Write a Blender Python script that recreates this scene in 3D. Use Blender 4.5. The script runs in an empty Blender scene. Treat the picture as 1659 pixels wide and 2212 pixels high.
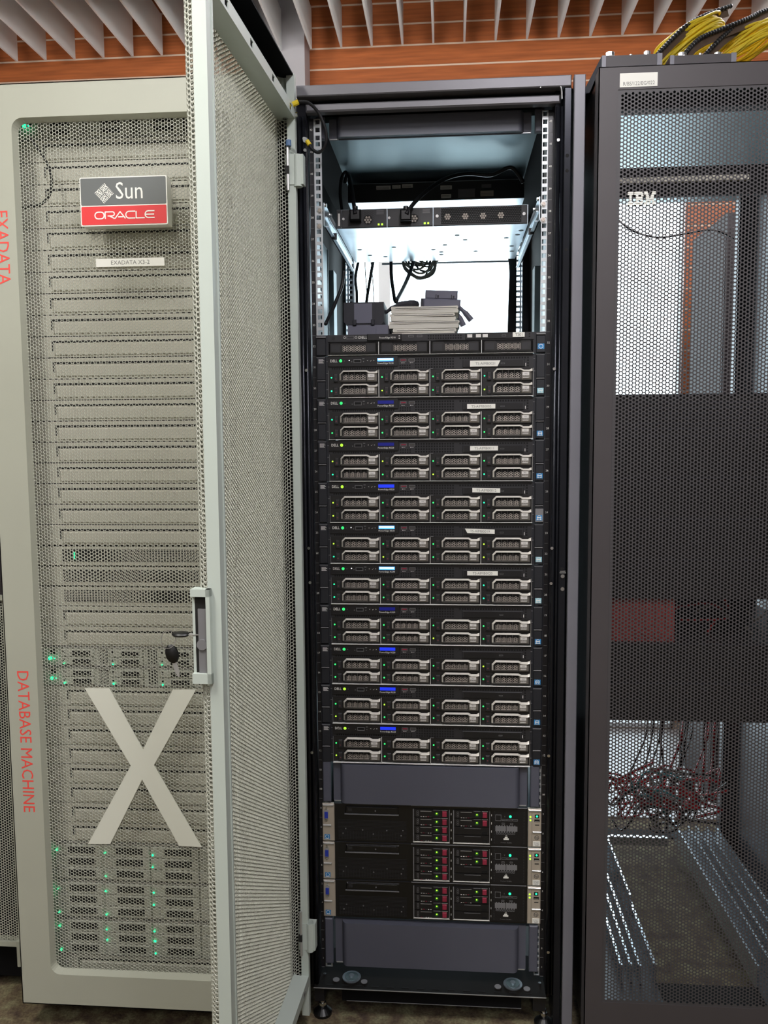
import bpy, math, random
import numpy as np
from mathutils import Vector, Matrix

random.seed(7)
SC = bpy.context.scene
COL = SC.collection
PI = math.pi

# ------------------------------------------------------------------ camera
W, H, F = 1659.0, 2212.0, 1788.0
CAM = Vector((0.0387, -1.7757, 1.2094))
YAW, PIT, ROL = -0.0779, 0.0921, -0.0072
_fw = Vector((math.sin(YAW) * math.cos(PIT), math.cos(YAW) * math.cos(PIT), -math.sin(PIT)))
_r0 = Vector((math.cos(YAW), -math.sin(YAW), 0))
_u0 = _r0.cross(_fw)
_r = _r0 * math.cos(ROL) + _u0 * math.sin(ROL)
_u = -_r0 * math.sin(ROL) + _u0 * math.cos(ROL)
cd = bpy.data.cameras.new('camera')
cam = bpy.data.objects.new('camera', cd)
COL.objects.link(cam)
M = Matrix((( _r.x, _u.x, -_fw.x), (_r.y, _u.y, -_fw.y), (_r.z, _u.z, -_fw.z))).to_4x4()
M.translation = CAM
cam.matrix_world = M
cd.sensor_fit = 'HORIZONTAL'
cd.sensor_width = 36
cd.lens = F / W * 36
cd.clip_start = 0.02
SC.camera = cam

# ------------------------------------------------------------------ world, lights, exposure
SC.view_settings.view_transform = 'Standard'
SC.view_settings.look = 'None'
SC.view_settings.gamma = 1
SC.view_settings.use_curve_mapping = False
SC.view_settings.exposure = 0.0
SC.cycles.use_denoising = True
SC.cycles.max_bounces = 8
SC.cycles.diffuse_bounces = 5
SC.cycles.caustics_reflective = False
SC.cycles.caustics_refractive = False
SC.cycles.sample_clamp_indirect = 6
wd = bpy.data.worlds.new('world')
SC.world = wd
wd.use_nodes = True
wd.node_tree.nodes['Background'].inputs[0].default_value = (0.80, 0.92, 1.0, 1)
wd.node_tree.nodes['Background'].inputs[1].default_value = 7.0


def area(name, loc, rot, sx, sy, power, color, portal=False):
    l = bpy.data.lights.new(name, 'AREA')
    l.shape = 'RECTANGLE'
    l.size, l.size_y = sx, sy
    l.energy = power
    l.color = color
    o = bpy.data.objects.new(name, l)
    COL.objects.link(o)
    o.location = loc
    o.rotation_euler = rot
    if portal:
        l.cycles.is_portal = True
    return o


LZ = 2.62
# the window lets the sky in; the portal only guides sampling
area('window_portal', (0.30, 1.885, 1.15), (-PI / 2, 0, 0), 1.45, 2.42, 1, (1, 1, 1), True)
# the ceiling lamps of the aisle (their housings are built further down)
LAMPS = [(-0.95, -1.45), (0.35, -1.45), (-1.5, -2.9), (1.35, -2.9), (0.0, -3.4)]
LP = [31, 30, 12, 10, 15]
for i, (x, y) in enumerate(LAMPS):
    c = (1.0, 0.97, 0.90) if x < 0 else (0.99, 0.95, 1.0)
    area('ceiling_lamp_light', (x, y, LZ), (0, 0, 0), 0.28, 0.9, LP[i], c)
    area('added_baffle_uplight', (x, y, LZ + 0.09), (PI, 0, 0), 0.28, 0.9, LP[i] * 0.5, c)  # upward light added to brighten the baffles
WALL_FILL = [(-1.65, 6.0), (-0.85, 6.0), (-0.05, 4.5), (0.75, 5.0), (1.55, 5.5)]
for x, p in WALL_FILL:   # added fill lights out of view, tilted up to brighten the wood wall
    area('wall_fill_light', (x, 0.415, 2.435), (math.radians(122), 0, 0), 0.4, 0.06, p * 0.8, (1.0, 0.96, 0.95))
    area('baffle_fill_light', (x, 0.36, 2.47), (PI * 0.97, 0, 0), 0.4, 0.05, 7, (0.93, 0.97, 1.0))  # second added fill, aimed up to lift the baffles
for x, c in ((0.95, (1.0, 0.93, 0.98)), (-1.1, (1.0, 0.97, 0.9))):
    area('ceiling_lamp_light', (x, 0.80, LZ), (0, 0, 0), 0.9, 0.25, 16, c)


# ------------------------------------------------------------------ pixel helper: a pixel's ray cut by a plane
def ray(px, py):
    return _fw + _r * ((px - W / 2) / F) - _u * ((py - H / 2) / F)


def atY(px, py, Y):
    d = ray(px, py)
    return CAM + d * ((Y - CAM.y) / d.y)


# ------------------------------------------------------------------ materials
def lin(c):
    return tuple((v / 255 / 12.92) if v / 255 <= 0.04045 else ((v / 255 + 0.055) / 1.055) ** 2.4 for v in c)


MATS = {}


def mat(name, c, rough=0.5, metal=0.0, var=0.12, scale=6.0, bump=0.0, bscale=300.0, emit=None, estr=0.0, stretch=None, spec=0.5, alpha_mix=None):
    if name in MATS:
        return MATS[name]
    m = bpy.data.materials.new(name)
    m.use_nodes = True
    nt = m.node_tree
    N, L = nt.nodes, nt.links
    b = N['Principled BSDF']
    c = lin(c)
    tc = N.new('ShaderNodeTexCoord')
    mp = N.new('ShaderNodeMapping')
    L.new(tc.outputs['Object'], mp.inputs[0])
    if stretch:
        mp.inputs['Scale'].default_value = stretch
    nz = N.new('ShaderNodeTexNoise')
    nz.inputs['Scale'].default_value = scale
    nz.inputs['Detail'].default_value = 4
    L.new(mp.outputs[0], nz.inputs[0])
    cr = N.new('ShaderNodeValToRGB')
    cr.color_ramp.elements[0].position = 0.3
    cr.color_ramp.elements[1].position = 0.7
    cr.color_ramp.elements[0].color = (*[v * (1 - var) for v in c], 1)
    cr.color_ramp.elements[1].color = (*[min(1, v * (1 + var)) for v in c], 1)
    L.new(nz.outputs[0], cr.inputs[0])
    L.new(cr.outputs[0], b.inputs['Base Color'])
    b.inputs['Roughness'].default_value = rough
    b.inputs['Metallic'].default_value = metal
    b.inputs['Specular IOR Level'].default_value = spec
    if bump > 0:
        n2 = N.new('ShaderNodeTexNoise')
        n2.inputs['Scale'].default_value = bscale
        L.new(mp.outputs[0], n2.inputs[0])
        bp = N.new('ShaderNodeBump')
        bp.inputs['Strength'].default_value = bump
        bp.inputs['Distance'].default_value = 0.001
        L.new(n2.outputs[0], bp.inputs['Height'])
        L.new(bp.outputs[0], b.inputs['Normal'])
    if emit:
        b.inputs['Emission Color'].default_value = (*lin(emit), 1)
        b.inputs['Emission Strength'].default_value = estr
    MATS[name] = m
    return m


grey_paint = mat('grey_paint', (180, 182, 168), 0.48, 0, 0.03, 4, 0.05, 900)
door_paint = mat('door_paint', (192, 202, 194), 0.42, 0, 0.03, 4, 0.03, 900)
mesh_paint = mat('mesh_paint', (188, 190, 178), 0.45, 0, 0.03)
blank_paint = mat('blank_paint', (200, 198, 184), 0.5, 0, 0.03)
letter_print = mat('letter_print', (232, 234, 222), 0.6, 0, 0.02)
slot_dark = mat('slot_dark', (22, 22, 20), 0.7)
red_print = mat('red_print', (250, 84, 76), 0.6, 0, 0.03)
badge_grey = mat('badge_grey', (104, 108, 108), 0.5, 0, 0.03)
badge_red = mat('badge_red', (232, 52, 56), 0.5, 0, 0.03)
white_print = mat('white_print', (245, 245, 238), 0.5, 0, 0.02)
paper_white = mat('paper_white', (240, 240, 232), 0.7, 0, 0.03)
ink_grey = mat('ink_grey', (120, 120, 118), 0.7)
ink_dark = mat('ink_dark', (70, 70, 72), 0.7)
rack_black = mat('rack_black', (26, 26, 30), 0.32, 0.0, 0.2, 8)
rack_gloss = mat('rack_gloss', (40, 42, 48), 0.22, 0.6, 0.2, 8)
plate_black = mat('plate_black', (24, 22, 20), 0.6, 0, 0.2, 20, spec=0.12)
rack_dark = mat('rack_dark', (15, 15, 17), 0.75, 0, 0.2, 8, spec=0.12)
rack_grey = mat('rack_grey', (104, 103, 108), 0.4, 0.2, 0.06, 8)
rack_side = mat('rack_side', (122, 122, 130), 0.42, 0.1, 0.05, 8)
blank_dark = mat('blank_dark', (86, 88, 100), 0.5, 0.0, 0.05, 8, 0.05, 600)
galv = mat('galvanised_steel', (186, 196, 204), 0.3, 0.85, 0.10, 14)
inner_steel = mat('inner_steel', (128, 150, 158), 0.45, 0.3, 0.08, 10)
galv_rail = mat('rail_steel', (196, 200, 202), 0.4, 0.45, 0.06, 14)
roof_steel = mat('roof_steel', (112, 132, 136), 0.38, 0.55, 0.10, 3)
steel = mat('bright_steel', (215, 215, 215), 0.2, 1.0, 0.05)
brass_bolt = mat('bolt_steel', (200, 190, 180), 0.25, 0.9, 0.05)
server_black = mat('server_black', (24, 24, 26), 0.4, 0, 0.1, 20)
server_panel = mat('server_panel', (40, 40, 43), 0.45, 0, 0.1, 20)
hole_black = mat('hole_black', (4, 4, 5), 0.8)
ear_black = mat('ear_black', (30, 32, 38), 0.5, 0, 0.1, 20)
rim_glint_white = mat('rim_glint_white', (232, 232, 228), 0.35, 0.1, 0.03)
edge_steel = mat('edge_steel', (190, 190, 188), 0.35, 0.6, 0.05)
handle_grey = mat('carrier_handle', (226, 222, 212), 0.34, 0.2, 0.08, 30)
handle_side = mat('carrier_side', (84, 82, 79), 0.4, 0.3, 0.08, 30)
handle_side2 = mat('carrier_block', (128, 124, 117), 0.4, 0.3, 0.06, 30)
carrier_black = mat('carrier_black', (30, 29, 29), 0.42, 0, 0.1, 30)
honey_grey = mat('honeycomb_grey', (176, 168, 160), 0.4, 0.25, 0.08)
drive_label = mat('drive_label', (228, 226, 222), 0.5)
lcd_bright = mat('lcd_bright', (90, 160, 240), 0.5, emit=(80, 170, 255), estr=1.5)
lcd_mid = mat('lcd_mid', (30, 60, 220), 0.5, emit=(25, 50, 240), estr=0.7)
lcd_dark = mat('lcd_dark', (12, 20, 110), 0.4, emit=(10, 20, 120), estr=0.45)
led_green = mat('led_green', (60, 230, 110), 0.5, emit=(50, 255, 120), estr=1.6)
led_dim = mat('led_dim', (30, 110, 40), 0.5, emit=(60, 200, 60), estr=0.25)
led_teal = mat('led_teal', (40, 220, 150), 0.5, emit=(30, 235, 150), estr=2.2)
led_lime = mat('led_lime', (170, 230, 60), 0.5, emit=(175, 250, 60), estr=1.6)
led_white = mat('led_white', (240, 240, 240), 0.5, emit=(240, 240, 250), estr=1.0)
hp_silver = mat('warm_silver', (196, 186, 170), 0.42, 0.35, 0.05, 20)
hp_black = mat('module_black', (16, 16, 16), 0.35, 0, 0.1, 20)
latch_red = mat('latch_red', (150, 42, 66), 0.5, 0, 0.1, 30)
vga_blue = mat('connector_blue', (40, 60, 170), 0.4)
sticker_blue = mat('sticker_blue', (50, 130, 190), 0.4)
sticker_pale = mat('sticker_pale', (150, 200, 215), 0.4)
grid_grey = mat('grid_grey', (120, 120, 122), 0.5)
fan_grey = mat('fan_grey', (170, 160, 150), 0.5)
ibm_paint = mat('charcoal_paint', (70, 66, 68), 0.5, 0, 0.05, 8, 0.05, 900)
ibm_mesh = mat('charcoal_mesh', (70, 68, 70), 0.5, 0.0, 0.04)
ibm_inner = mat('charcoal_inner', (52, 54, 62), 0.4, 0.3, 0.1)
ibm_unit = mat('unit_black', (20, 20, 20), 0.45, 0, 0.1)
brown_sheet = mat('brown_sheet', (92, 70, 50), 0.7)
yellow_cable = mat('yellow_jacket', (232, 204, 46), 0.45, 0, 0.05)
red_cable = mat('red_jacket', (225, 44, 52), 0.45, 0, 0.1)
black_cable = mat('black_jacket', (24, 24, 27), 0.45, 0, 0.1)
grey_cable = mat('grey_jacket', (150, 148, 138), 0.5, 0, 0.1)
cyan_cable = mat('cyan_jacket', (90, 190, 200), 0.5, 0, 0.1)
box_grey = mat('box_grey', (112, 112, 126), 0.6, 0, 0.05)
box_dark = mat('box_dark', (46, 46, 52), 0.6, 0, 0.05)
paper_cream = mat('paper_cream', (238, 234, 220), 0.8, 0, 0.04, 40, stretch=(1, 1, 30))
plaster = mat('plaster', (176, 172, 168), 0.85, 0, 0.04, 3, 0.05, 200)
column_paint = mat('column_paint', (180, 176, 178), 0.8, 0, 0.03, 3)
baffle_paint = mat('baffle_paint', (224, 226, 224), 0.6, 0, 0.03, 3)
dark_ceiling = mat('dark_ceiling', (38, 26, 44), 0.9, 0, 0.1, 3)
joint_paint = mat('joint_paint', (222, 196, 172), 0.7, 0, 0.03)
frame_white = mat('frame_white', (232, 236, 238), 0.5, 0, 0.03)
rubber = mat('black_rubber', (14, 14, 14), 0.4)
cabinet_grey = mat('cabinet_grey', (50, 44, 47), 0.7, 0, 0.1, 5)
red_panel = mat('maroon_panel', (172, 70, 66), 0.6, 0, 0.1, 10)
lamp_white = mat('lamp_diffuser', (250, 250, 245), 0.5, emit=(255, 252, 240), estr=2.5)
blue_tip = mat('blue_tip', (90, 120, 160), 0.4)


def wood_mat():
    m = mat('cherry_wood', (176, 98, 52), 0.42, 0, 0.25, 9, 0.1, 60, stretch=(0.5, 1, 9))
    return m


wood = wood_mat()


def carpet_mat():
    m = bpy.data.materials.new('carpet')
    m.use_nodes = True
    nt = m.node_tree
    N, L = nt.nodes, nt.links
    b = N['Principled BSDF']
    tc = N.new('ShaderNodeTexCoord')
    n1 = N.new('ShaderNodeTexNoise')
    n1.inputs['Scale'].default_value = 170
    n1.inputs['Detail'].default_value = 3
    n2 = N.new('ShaderNodeTexNoise')
    n2.inputs['Scale'].default_value = 28
    n2.inputs['Detail'].default_value = 5
    cr = N.new('ShaderNodeValToRGB')
    e = cr.color_ramp.elements
    e[0].position, e[1].position = 0.34, 0.66
    e[0].color = (*lin((88, 72, 60)), 1)
    e[1].color = (*lin((150, 146, 112)), 1)
    k = e.new(0.5)
    k.color = (*lin((122, 108, 82)), 1)
    mx = N.new('ShaderNodeMixRGB')
    mx.blend_type = 'MULTIPLY'
    mx.inputs[0].default_value = 0.7
    c2 = N.new('ShaderNodeValToRGB')
    c2.color_ramp.elements[0].position, c2.color_ramp.elements[1].position = 0.35, 0.65
    c2.color_ramp.elements[0].color = (0.45, 0.42, 0.4, 1)
    c2.color_ramp.elements[1].color = (1, 1, 1, 1)
    L.new(tc.outputs['Object'], n1.inputs[0])
    L.new(tc.outputs['Object'], n2.inputs[0])
    L.new(n2.outputs[0], cr.inputs[0])
    L.new(n1.outputs[0], c2.inputs[0])
    L.new(cr.outputs[0], mx.inputs[1])
    L.new(c2.outputs[0], mx.inputs[2])
    L.new(mx.outputs[0], b.inputs['Base Color'])
    b.inputs['Roughness'].default_value = 0.95
    bp = N.new('ShaderNodeBump')
    bp.inputs['Strength'].default_value = 0.6
    bp.inputs['Distance'].default_value = 0.004
    L.new(n1.outputs[0], bp.inputs['Height'])
    L.new(bp.outputs[0], b.inputs['Normal'])
    return m


carpet = carpet_mat()


def glass_mat():
    m = bpy.data.materials.new('window_glass')
    m.use_nodes = True
    nt = m.node_tree
    N, L = nt.nodes, nt.links
    N.remove(N['Principled BSDF'])
    t = N.new('ShaderNodeBsdfTransparent')
    t.inputs[0].default_value = (0.94, 0.97, 0.97, 1)
    g = N.new('ShaderNodeBsdfGlossy')
    g.inputs['Roughness'].default_value = 0.05
    fr = N.new('ShaderNodeFresnel')
    mx = N.new('ShaderNodeMixShader')
    L.new(fr.outputs[0], mx.inputs[0])
    L.new(t.outputs[0], mx.inputs[1])
    L.new(g.outputs[0], mx.inputs[2])
    L.new(mx.outputs[0], N['Material Output'].inputs[0])
    return m


glass = glass_mat()


# ------------------------------------------------------------------ mesh builder
class MB:
    def __init__(s):
        s.v, s.f, s.m, s.mats = [], [], [], []

    def mi(s, m):
        if m not in s.mats:
            s.mats.append(m)
        return s.mats.index(m)

    def add(s, vs, fs, m):
        o = len(s.v)
        k = s.mi(m)
        s.v += [tuple(v) for v in vs]
        for f in fs:
            s.f.append(tuple(i + o for i in f))
            s.m.append(k)
        return s

    def box(s, x0, x1, y0, y1, z0, z1, m, b=0.0):
        if b <= 0:
            vs = [(x, y, z) for z in (z0, z1) for y in (y0, y1) for x in (x0, x1)]
            return s.add(vs, [(0, 2, 3, 1), (4, 5, 7, 6), (0, 1, 5, 4), (2, 6, 7, 3), (0, 4, 6, 2), (1, 3, 7, 5)], m)
        # front (-y) face bevelled
        vs = [(x0, y1, z0), (x1, y1, z0), (x1, y1, z1), (x0, y1, z1),
              (x0, y0 + b, z0), (x1, y0 + b, z0), (x1, y0 + b, z1), (x0, y0 + b, z1),
              (x0 + b, y0, z0 + b), (x1 - b, y0, z0 + b), (x1 - b, y0, z1 - b), (x0 + b, y0, z1 - b)]
        fs = [(0, 3, 2, 1), (8, 9, 10, 11)]
        for i in range(4):
            j = (i + 1) % 4
            fs.append((i, j, 4 + j, 4 + i))
            fs.append((4 + i, 4 + j, 8 + j, 8 + i))
        return s.add(vs, fs, m)

    def prism(s, pts, y0, y1, m):  # polygon in x,z; front y0, back y1
        n = len(pts)
        vs = [(x, y0, z) for x, z in pts] + [(x, y1, z) for x, z in pts]
        fs = [tuple(range(n)), tuple(range(2 * n - 1, n - 1, -1))]
        fs += [(i, n + i, n + (i + 1) % n, (i + 1) % n) for i in range(n)]
        return s.add(vs, fs, m)

    def frus(s, pts, y0, pts2, y1, m):  # front polygon pts at y0, back polygon pts2 at y1
        n = len(pts)
        vs = [(x, y0, z) for x, z in pts] + [(x, y1, z) for x, z in pts2]
        fs = [tuple(range(n))]
        fs += [(i, n + i, n + (i + 1) % n, (i + 1) % n) for i in range(n)]
        return s.add(vs, fs, m)

    def cyl(s, c, d, r, h, m, n=12, r2=None):  # from point c along axis d for h
        c, d = Vector(c), Vector(d).normalized()
        a = d.orthogonal().normalized()
        b = d.cross(a)
        r2 = r if r2 is None else r2
        vs = [c + (a * math.cos(t) + b * math.sin(t)) * r for t in [2 * PI * i / n for i in range(n)]]
        vs += [c + d * h + (a * math.cos(t) + b * math.sin(t)) * r2 for t in [2 * PI * i / n for i in range(n)]]
        fs = [tuple(range(n - 1, -1, -1)), tuple(range(n, 2 * n))] + [(i, (i + 1) % n, n + (i + 1) % n, n + i) for i in range(n)]
        return s.add(vs, fs, m)

    def dot(s, x, y, z, r, m, n=10, h=0.0006):
        return s.cyl((x, y, z), (0, -1, 0), r, h, m, n)

    def ring(s, x, y, z, r, w, m, n=16, h=0.0005):
        vs, fs = [], []
        for i in range(n):
            t = 2 * PI * i / n
            for q in (r, r - w):
                vs.append((x + q * math.cos(t), y - h, z + q * math.sin(t)))
        for i in range(n):
            j = (i + 1) % n
            fs.append((2 * i, 2 * j, 2 * j + 1, 2 * i + 1))
        return s.add(vs, fs, m)

    def outline(s, x0, x1, z0, z1, w, y, m, h=0.0006):
        s.box(x0, x1, y - h, y, z1 - w, z1, m)
        s.box(x0, x1, y - h, y, z0, z0 + w, m)
        s.box(x0, x0 + w, y - h, y, z0 + w, z1 - w, m)
        return s.box(x1 - w, x1, y - h, y, z0 + w, z1 - w, m)

    def tube(s, pts, r, m, n=7, closed=False, sub=0):
        P = [Vector(p) for p in pts]
        if sub:
            Q = []
            L = len(P)
            rng = range(L) if closed else range(L - 1)
            for i in rng:
                if closed:
                    p0, p1, p2, p3 = P[(i - 1) % L], P[i], P[(i + 1) % L], P[(i + 2) % L]
                else:
                    p0, p1, p2, p3 = P[max(i - 1, 0)], P[i], P[i + 1], P[min(i + 2, L - 1)]
                for k in range(sub):
                    t = k / sub
                    Q.append(0.5 * ((2 * p1) + (-p0 + p2) * t + (2 * p0 - 5 * p1 + 4 * p2 - p3) * t * t + (-p0 + 3 * p1 - 3 * p2 + p3) * t ** 3))
            if not closed:
                Q.append(P[-1])
            P = Q
        L = len(P)
        vs, fs = [], []
        a = None
        for i in range(L):
            if closed:
                d = P[(i + 1) % L] - P[i - 1]
            else:
                d = P[min(i + 1, L - 1)] - P[max(i - 1, 0)]
            if d.length < 1e-9:
                d = Vector((0, 0, 1))
            d.normalize()
            if a is None:
                a = d.orthogonal().normalized()
            a = a - d * a.dot(d)
            a = a.normalized() if a.length > 1e-6 else d.orthogonal().normalized()
            b = d.cross(a)
            rr = r[i * len(r) // L] if isinstance(r, (list, tuple)) else r
            for k in range(n):
                t = 2 * PI * k / n
                vs.append(P[i] + (a * math.cos(t) + b * math.sin(t)) * rr)
        for i in range(L if closed else L - 1):
            j = (i + 1) % L
            for k in range(n):
                fs.append((i * n + k, i * n + (k + 1) % n, j * n + (k + 1) % n, j * n + k))
        if not closed:
            fs.append(tuple(range(n - 1, -1, -1)))
            fs.append(tuple((L - 1) * n + k for k in range(n)))
        return s.add(vs, fs, m)

    def text(s, string, size, x, y, z, m, sx=1.0, down=False, align='l', tilt=0.0):
        vs, fs, w = text_geo(string)
        off = {'l': 0, 'c': w / 2, 'r': w}[align]
        out = []
        for (a, b) in vs:
            tx, tz = (a - off) * size * sx, b * size
            if tilt:
                tx, tz = tx * math.cos(tilt) - tz * math.sin(tilt), tx * math.sin(tilt) + tz * math.cos(tilt)
            out.append((x + tz, y, z - tx) if down else (x + tx, y, z + tz))
        return s.add(out, fs, m)

    def build(s, name, parent=None, smooth=False):
        me = bpy.data.meshes.new(name)
        me.from_pydata(s.v, [], s.f)
        for m in s.mats:
            me.materials.append(m)
        me.polygons.foreach_set('material_index', s.m)
        if smooth:
            me.polygons.foreach_set('use_smooth', [True] * len(s.f))
        me.update()
        o = bpy.data.objects.new(name, me)
        COL.objects.link(o)
        if parent is not None:
            o.parent = parent
        return o


_TX = {}


def text_geo(string):  # cap height about 0.7 of unit size
    if string not in _TX:
        c = bpy.data.curves.new('t', 'FONT')
        c.body = string
        c.resolution_u = 2
        o = bpy.data.objects.new('t', c)
        COL.objects.link(o)
        bpy.context.view_layer.update()
        me = bpy.data.meshes.new_from_object(o.evaluated_get(bpy.context.evaluated_depsgraph_get()))
        vs = [(v.co.x, v.co.y) for v in me.vertices]
        fs = [tuple(p.vertices) for p in me.polygons]
        w = max(v[0] for v in vs) if vs else 0
        bpy.data.objects.remove(o)
        bpy.data.curves.remove(c)
        bpy.data.meshes.remove(me)
        _TX[string] = (vs, fs, w)
    return _TX[string]


def tag(o, label=None, cat=None, group=None, kind=None):
    if label: o['label'] = label
    if cat: o['category'] = cat
    if group: o['group'] = group
    if kind: o['kind'] = kind
    return o


def empty(name, loc=(0, 0, 0), rz=0.0, parent=None):
    o = bpy.data.objects.new(name, None)
    o.empty_display_size = 0.05
    COL.objects.link(o)
    o.location = loc
    o.rotation_euler = (0, 0, rz)
    if parent: o.parent = parent
    return o


def copy_tree(o, parent=None):
    c = o.copy()
    COL.objects.link(c)
    c.parent = parent
    for ch in list(o.children):
        copy_tree(ch, c)
    return c


ORD = ['topmost', 'second', 'third', 'fourth', 'fifth', 'sixth', 'seventh', 'eighth', 'ninth', 'tenth', 'eleventh', 'twelfth',
       'thirteenth', 'fourteenth', 'fifteenth', 'sixteenth', 'seventeenth', 'eighteenth', 'nineteenth', 'twentieth']


# perforated sheet: hexagonal lattice of holes in (s, z), mapped by fn(s, z, t) -> xyz arrays
def perforated(name, s0, s1, z0, z1, pitch, ratio, nh, fn, m, thick, parent, solid=(0, 0)):
    dx = pitch * math.sqrt(3) / 2
    ni = int(round((s1 - s0) / dx)) + 1
    nj = int((z1 - z0) / pitch) + 1
    A = np.arange(-solid[0], ni + solid[0])
    Bz = np.arange(-solid[1], nj + solid[1])
    I, J = np.meshgrid(A, Bz, indexing='ij')
    I, J = I.ravel(), J.ravel()
    cx = s0 + I * dx
    cz = z0 + J * pitch + (I % 2) * pitch / 2
    hole = (I >= 0) & (I < ni) & (J >= 0) & (J < nj)
    R = pitch / math.sqrt(3)
    ho = np.arange(6) * PI / 3
    if nh == 6:
        ox, oz = R * np.cos(ho), R * np.sin(ho)
        ix, iz = ox * ratio, oz * ratio
    else:  # twelve-sided hole in the same cell
        k = np.arange(12) * PI / 6
        rr = np.where(np.arange(12) % 2 == 0, R, R * math.sqrt(3) / 2)
        ox, oz = rr * np.cos(k), rr * np.sin(k)
        ix, iz = pitch / 2 * ratio * np.cos(k), pitch / 2 * ratio * np.sin(k)
    n = len(ox)
    hx, hz = cx[hole], cz[hole]
    nc = len(hx)
    lay = []
    lay.append((hx[:, None] + ox, hz[:, None] + oz, 0.0))
    lay.append((hx[:, None] + ix, hz[:, None] + iz, 0.0))
    if thick > 0:
        lay.append((hx[:, None] + ix, hz[:, None] + iz, thick))
    nl = len(lay)
    S = np.stack([l[0] for l in lay], 1).reshape(-1)
    Z = np.stack([l[1] for l in lay], 1).reshape(-1)
    T = np.stack([np.full_like(l[0], l[2]) for l in lay], 1).reshape(-1)
    i = np.arange(n)
    j = (i + 1) % n
    q = [np.stack([i, j, n + j, n + i], 1)]
    if thick > 0:
        q.append(np.stack([n + i, n + j, 2 * n + j, 2 * n + i], 1))
    q = np.concatenate(q)
    fq = (q[None] + (np.arange(nc) * n * nl)[:, None, None]).reshape(-1)
    sx, sz = cx[~hole], cz[~hole]
    base = len(S)
    ns = len(sx)
    if ns:
        S = np.concatenate([S, (sx[:, None] + R * np.cos(ho)).ravel()])
        Z = np.concatenate([Z, (sz[:, None] + R * np.sin(ho)).ravel()])
        T = np.concatenate([T, np.zeros(ns * 6)])
    X, Y, ZZ = fn(S, Z, T)
    co = np.stack([X, Y, ZZ], 1).astype(np.float32)
    loops = fq
    starts = np.arange(len(fq) // 4) * 4
    tot = np.full(len(fq) // 4, 4)
    if ns:
        l2 = base + np.arange(ns * 6)
        starts = np.concatenate([starts, len(fq) + np.arange(ns) * 6])
        tot = np.concatenate([tot, np.full(ns, 6)])
        loops = np.concatenate([loops, l2])
    me = bpy.data.meshes.new(name)
    me.vertices.add(len(co))
    me.vertices.foreach_set('co', co.ravel())
    me.loops.add(len(loops))
    me.loops.foreach_set('vertex_index', loops.astype(np.int32))
    me.polygons.add(len(starts))
    me.polygons.foreach_set('loop_start', starts.astype(np.int32))
    me.polygons.foreach_set('loop_total', tot.astype(np.int32))
    me.materials.append(m)
    me.update(calc_edges=True)
    o = bpy.data.objects.new(name, me)
    COL.objects.link(o)
    if parent is not None:
        o.parent = parent
    o['kind'] = 'stuff'
    return o


def rounded(x0, x1, z0, z1, r, n=5):
    out = []
    for cx, cz, a in ((x1 - r, z1 - r, 0), (x0 + r, z1 - r, 90), (x0 + r, z0 + r, 180), (x1 - r, z0 + r, 270)):
        for k in range(n + 1):
            t = math.radians(a + 90 * k / n)
            out.append((cx + r * math.cos(t), cz + r * math.sin(t)))
    return out


# ================================================================== THE ROOM
FZ = -0.107      # floor level (unit one of the rack starts at z = 0)
CZ = 3.12
WY = 1.90        # back wall face
RX0, RX1, RY0 = -3.6, 3.6, -4.2
tag(MB().box(RX0, RX1, RY0, WY + 0.1, FZ - 0.05, FZ, carpet).build('floor'), kind='structure')
ceil = tag(MB().box(RX0, RX1, RY0, WY + 0.1, CZ, CZ + 0.05, dark_ceiling).build('ceiling'), kind='structure')
tag(MB().box(RX0 - 0.1, RX0, RY0, WY + 0.1, FZ, CZ, plaster).build('wall_left'), kind='structure')
tag(MB().box(RX1, RX1 + 0.1, RY0, WY + 0.1, FZ, CZ, plaster).build('wall_right'), kind='structure')
tag(MB().box(RX0, RX1, RY0 - 0.1, RY0, FZ, CZ, plaster).build('wall_front'), kind='structure')
WX0, WX1, WZ0, WZ1 = -0.42, 1.032, -0.095, 2.36
b = MB()
b.box(RX0, WX0, WY - 0.001, WY + 0.1, FZ, CZ, joint_paint)
b.box(WX1, RX1, WY - 0.001, WY + 0.1, FZ, CZ, joint_paint)
b.box(WX0, WX1, WY - 0.001, WY + 0.1, FZ, WZ0, joint_paint)
b.box(WX0, WX1, WY - 0.001, WY + 0.1, WZ1, CZ, joint_paint)
wb = tag(b.build('wall_back'), kind='structure')
tag(MB().box(RX0, RX1, 1.02, WY, FZ, FZ + 0.004, frame_white).build('trim_bright_floor'), kind='structure')  # white strip added so the back aisle floor looks bright with daylight
# cherry planks, one object each, joints recessed
PP, PG = 0.0862, 0.0080
z = 2.857 + PG / 2 + 3 * PP
pm = {}
while z - PP > FZ:
    zt, zb_ = z - PG, z - PP
    spans = [(RX0, RX1)] if zb_ > WZ1 - 0.02 else [(RX0, WX0), (WX1, RX1)]
    for (a, c) in spans:
        if (a, c) not in pm:
            pm[(a, c)] = MB().box(a, c, 0, 0.008, 0, PP - PG, wood, 0.001).build('plank', wb)
            o = pm[(a, c)]
        else:
            o = pm[(a, c)].copy()
            COL.objects.link(o)
        o.location = (0, WY - 0.004, zb_)
    z -= PP
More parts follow.
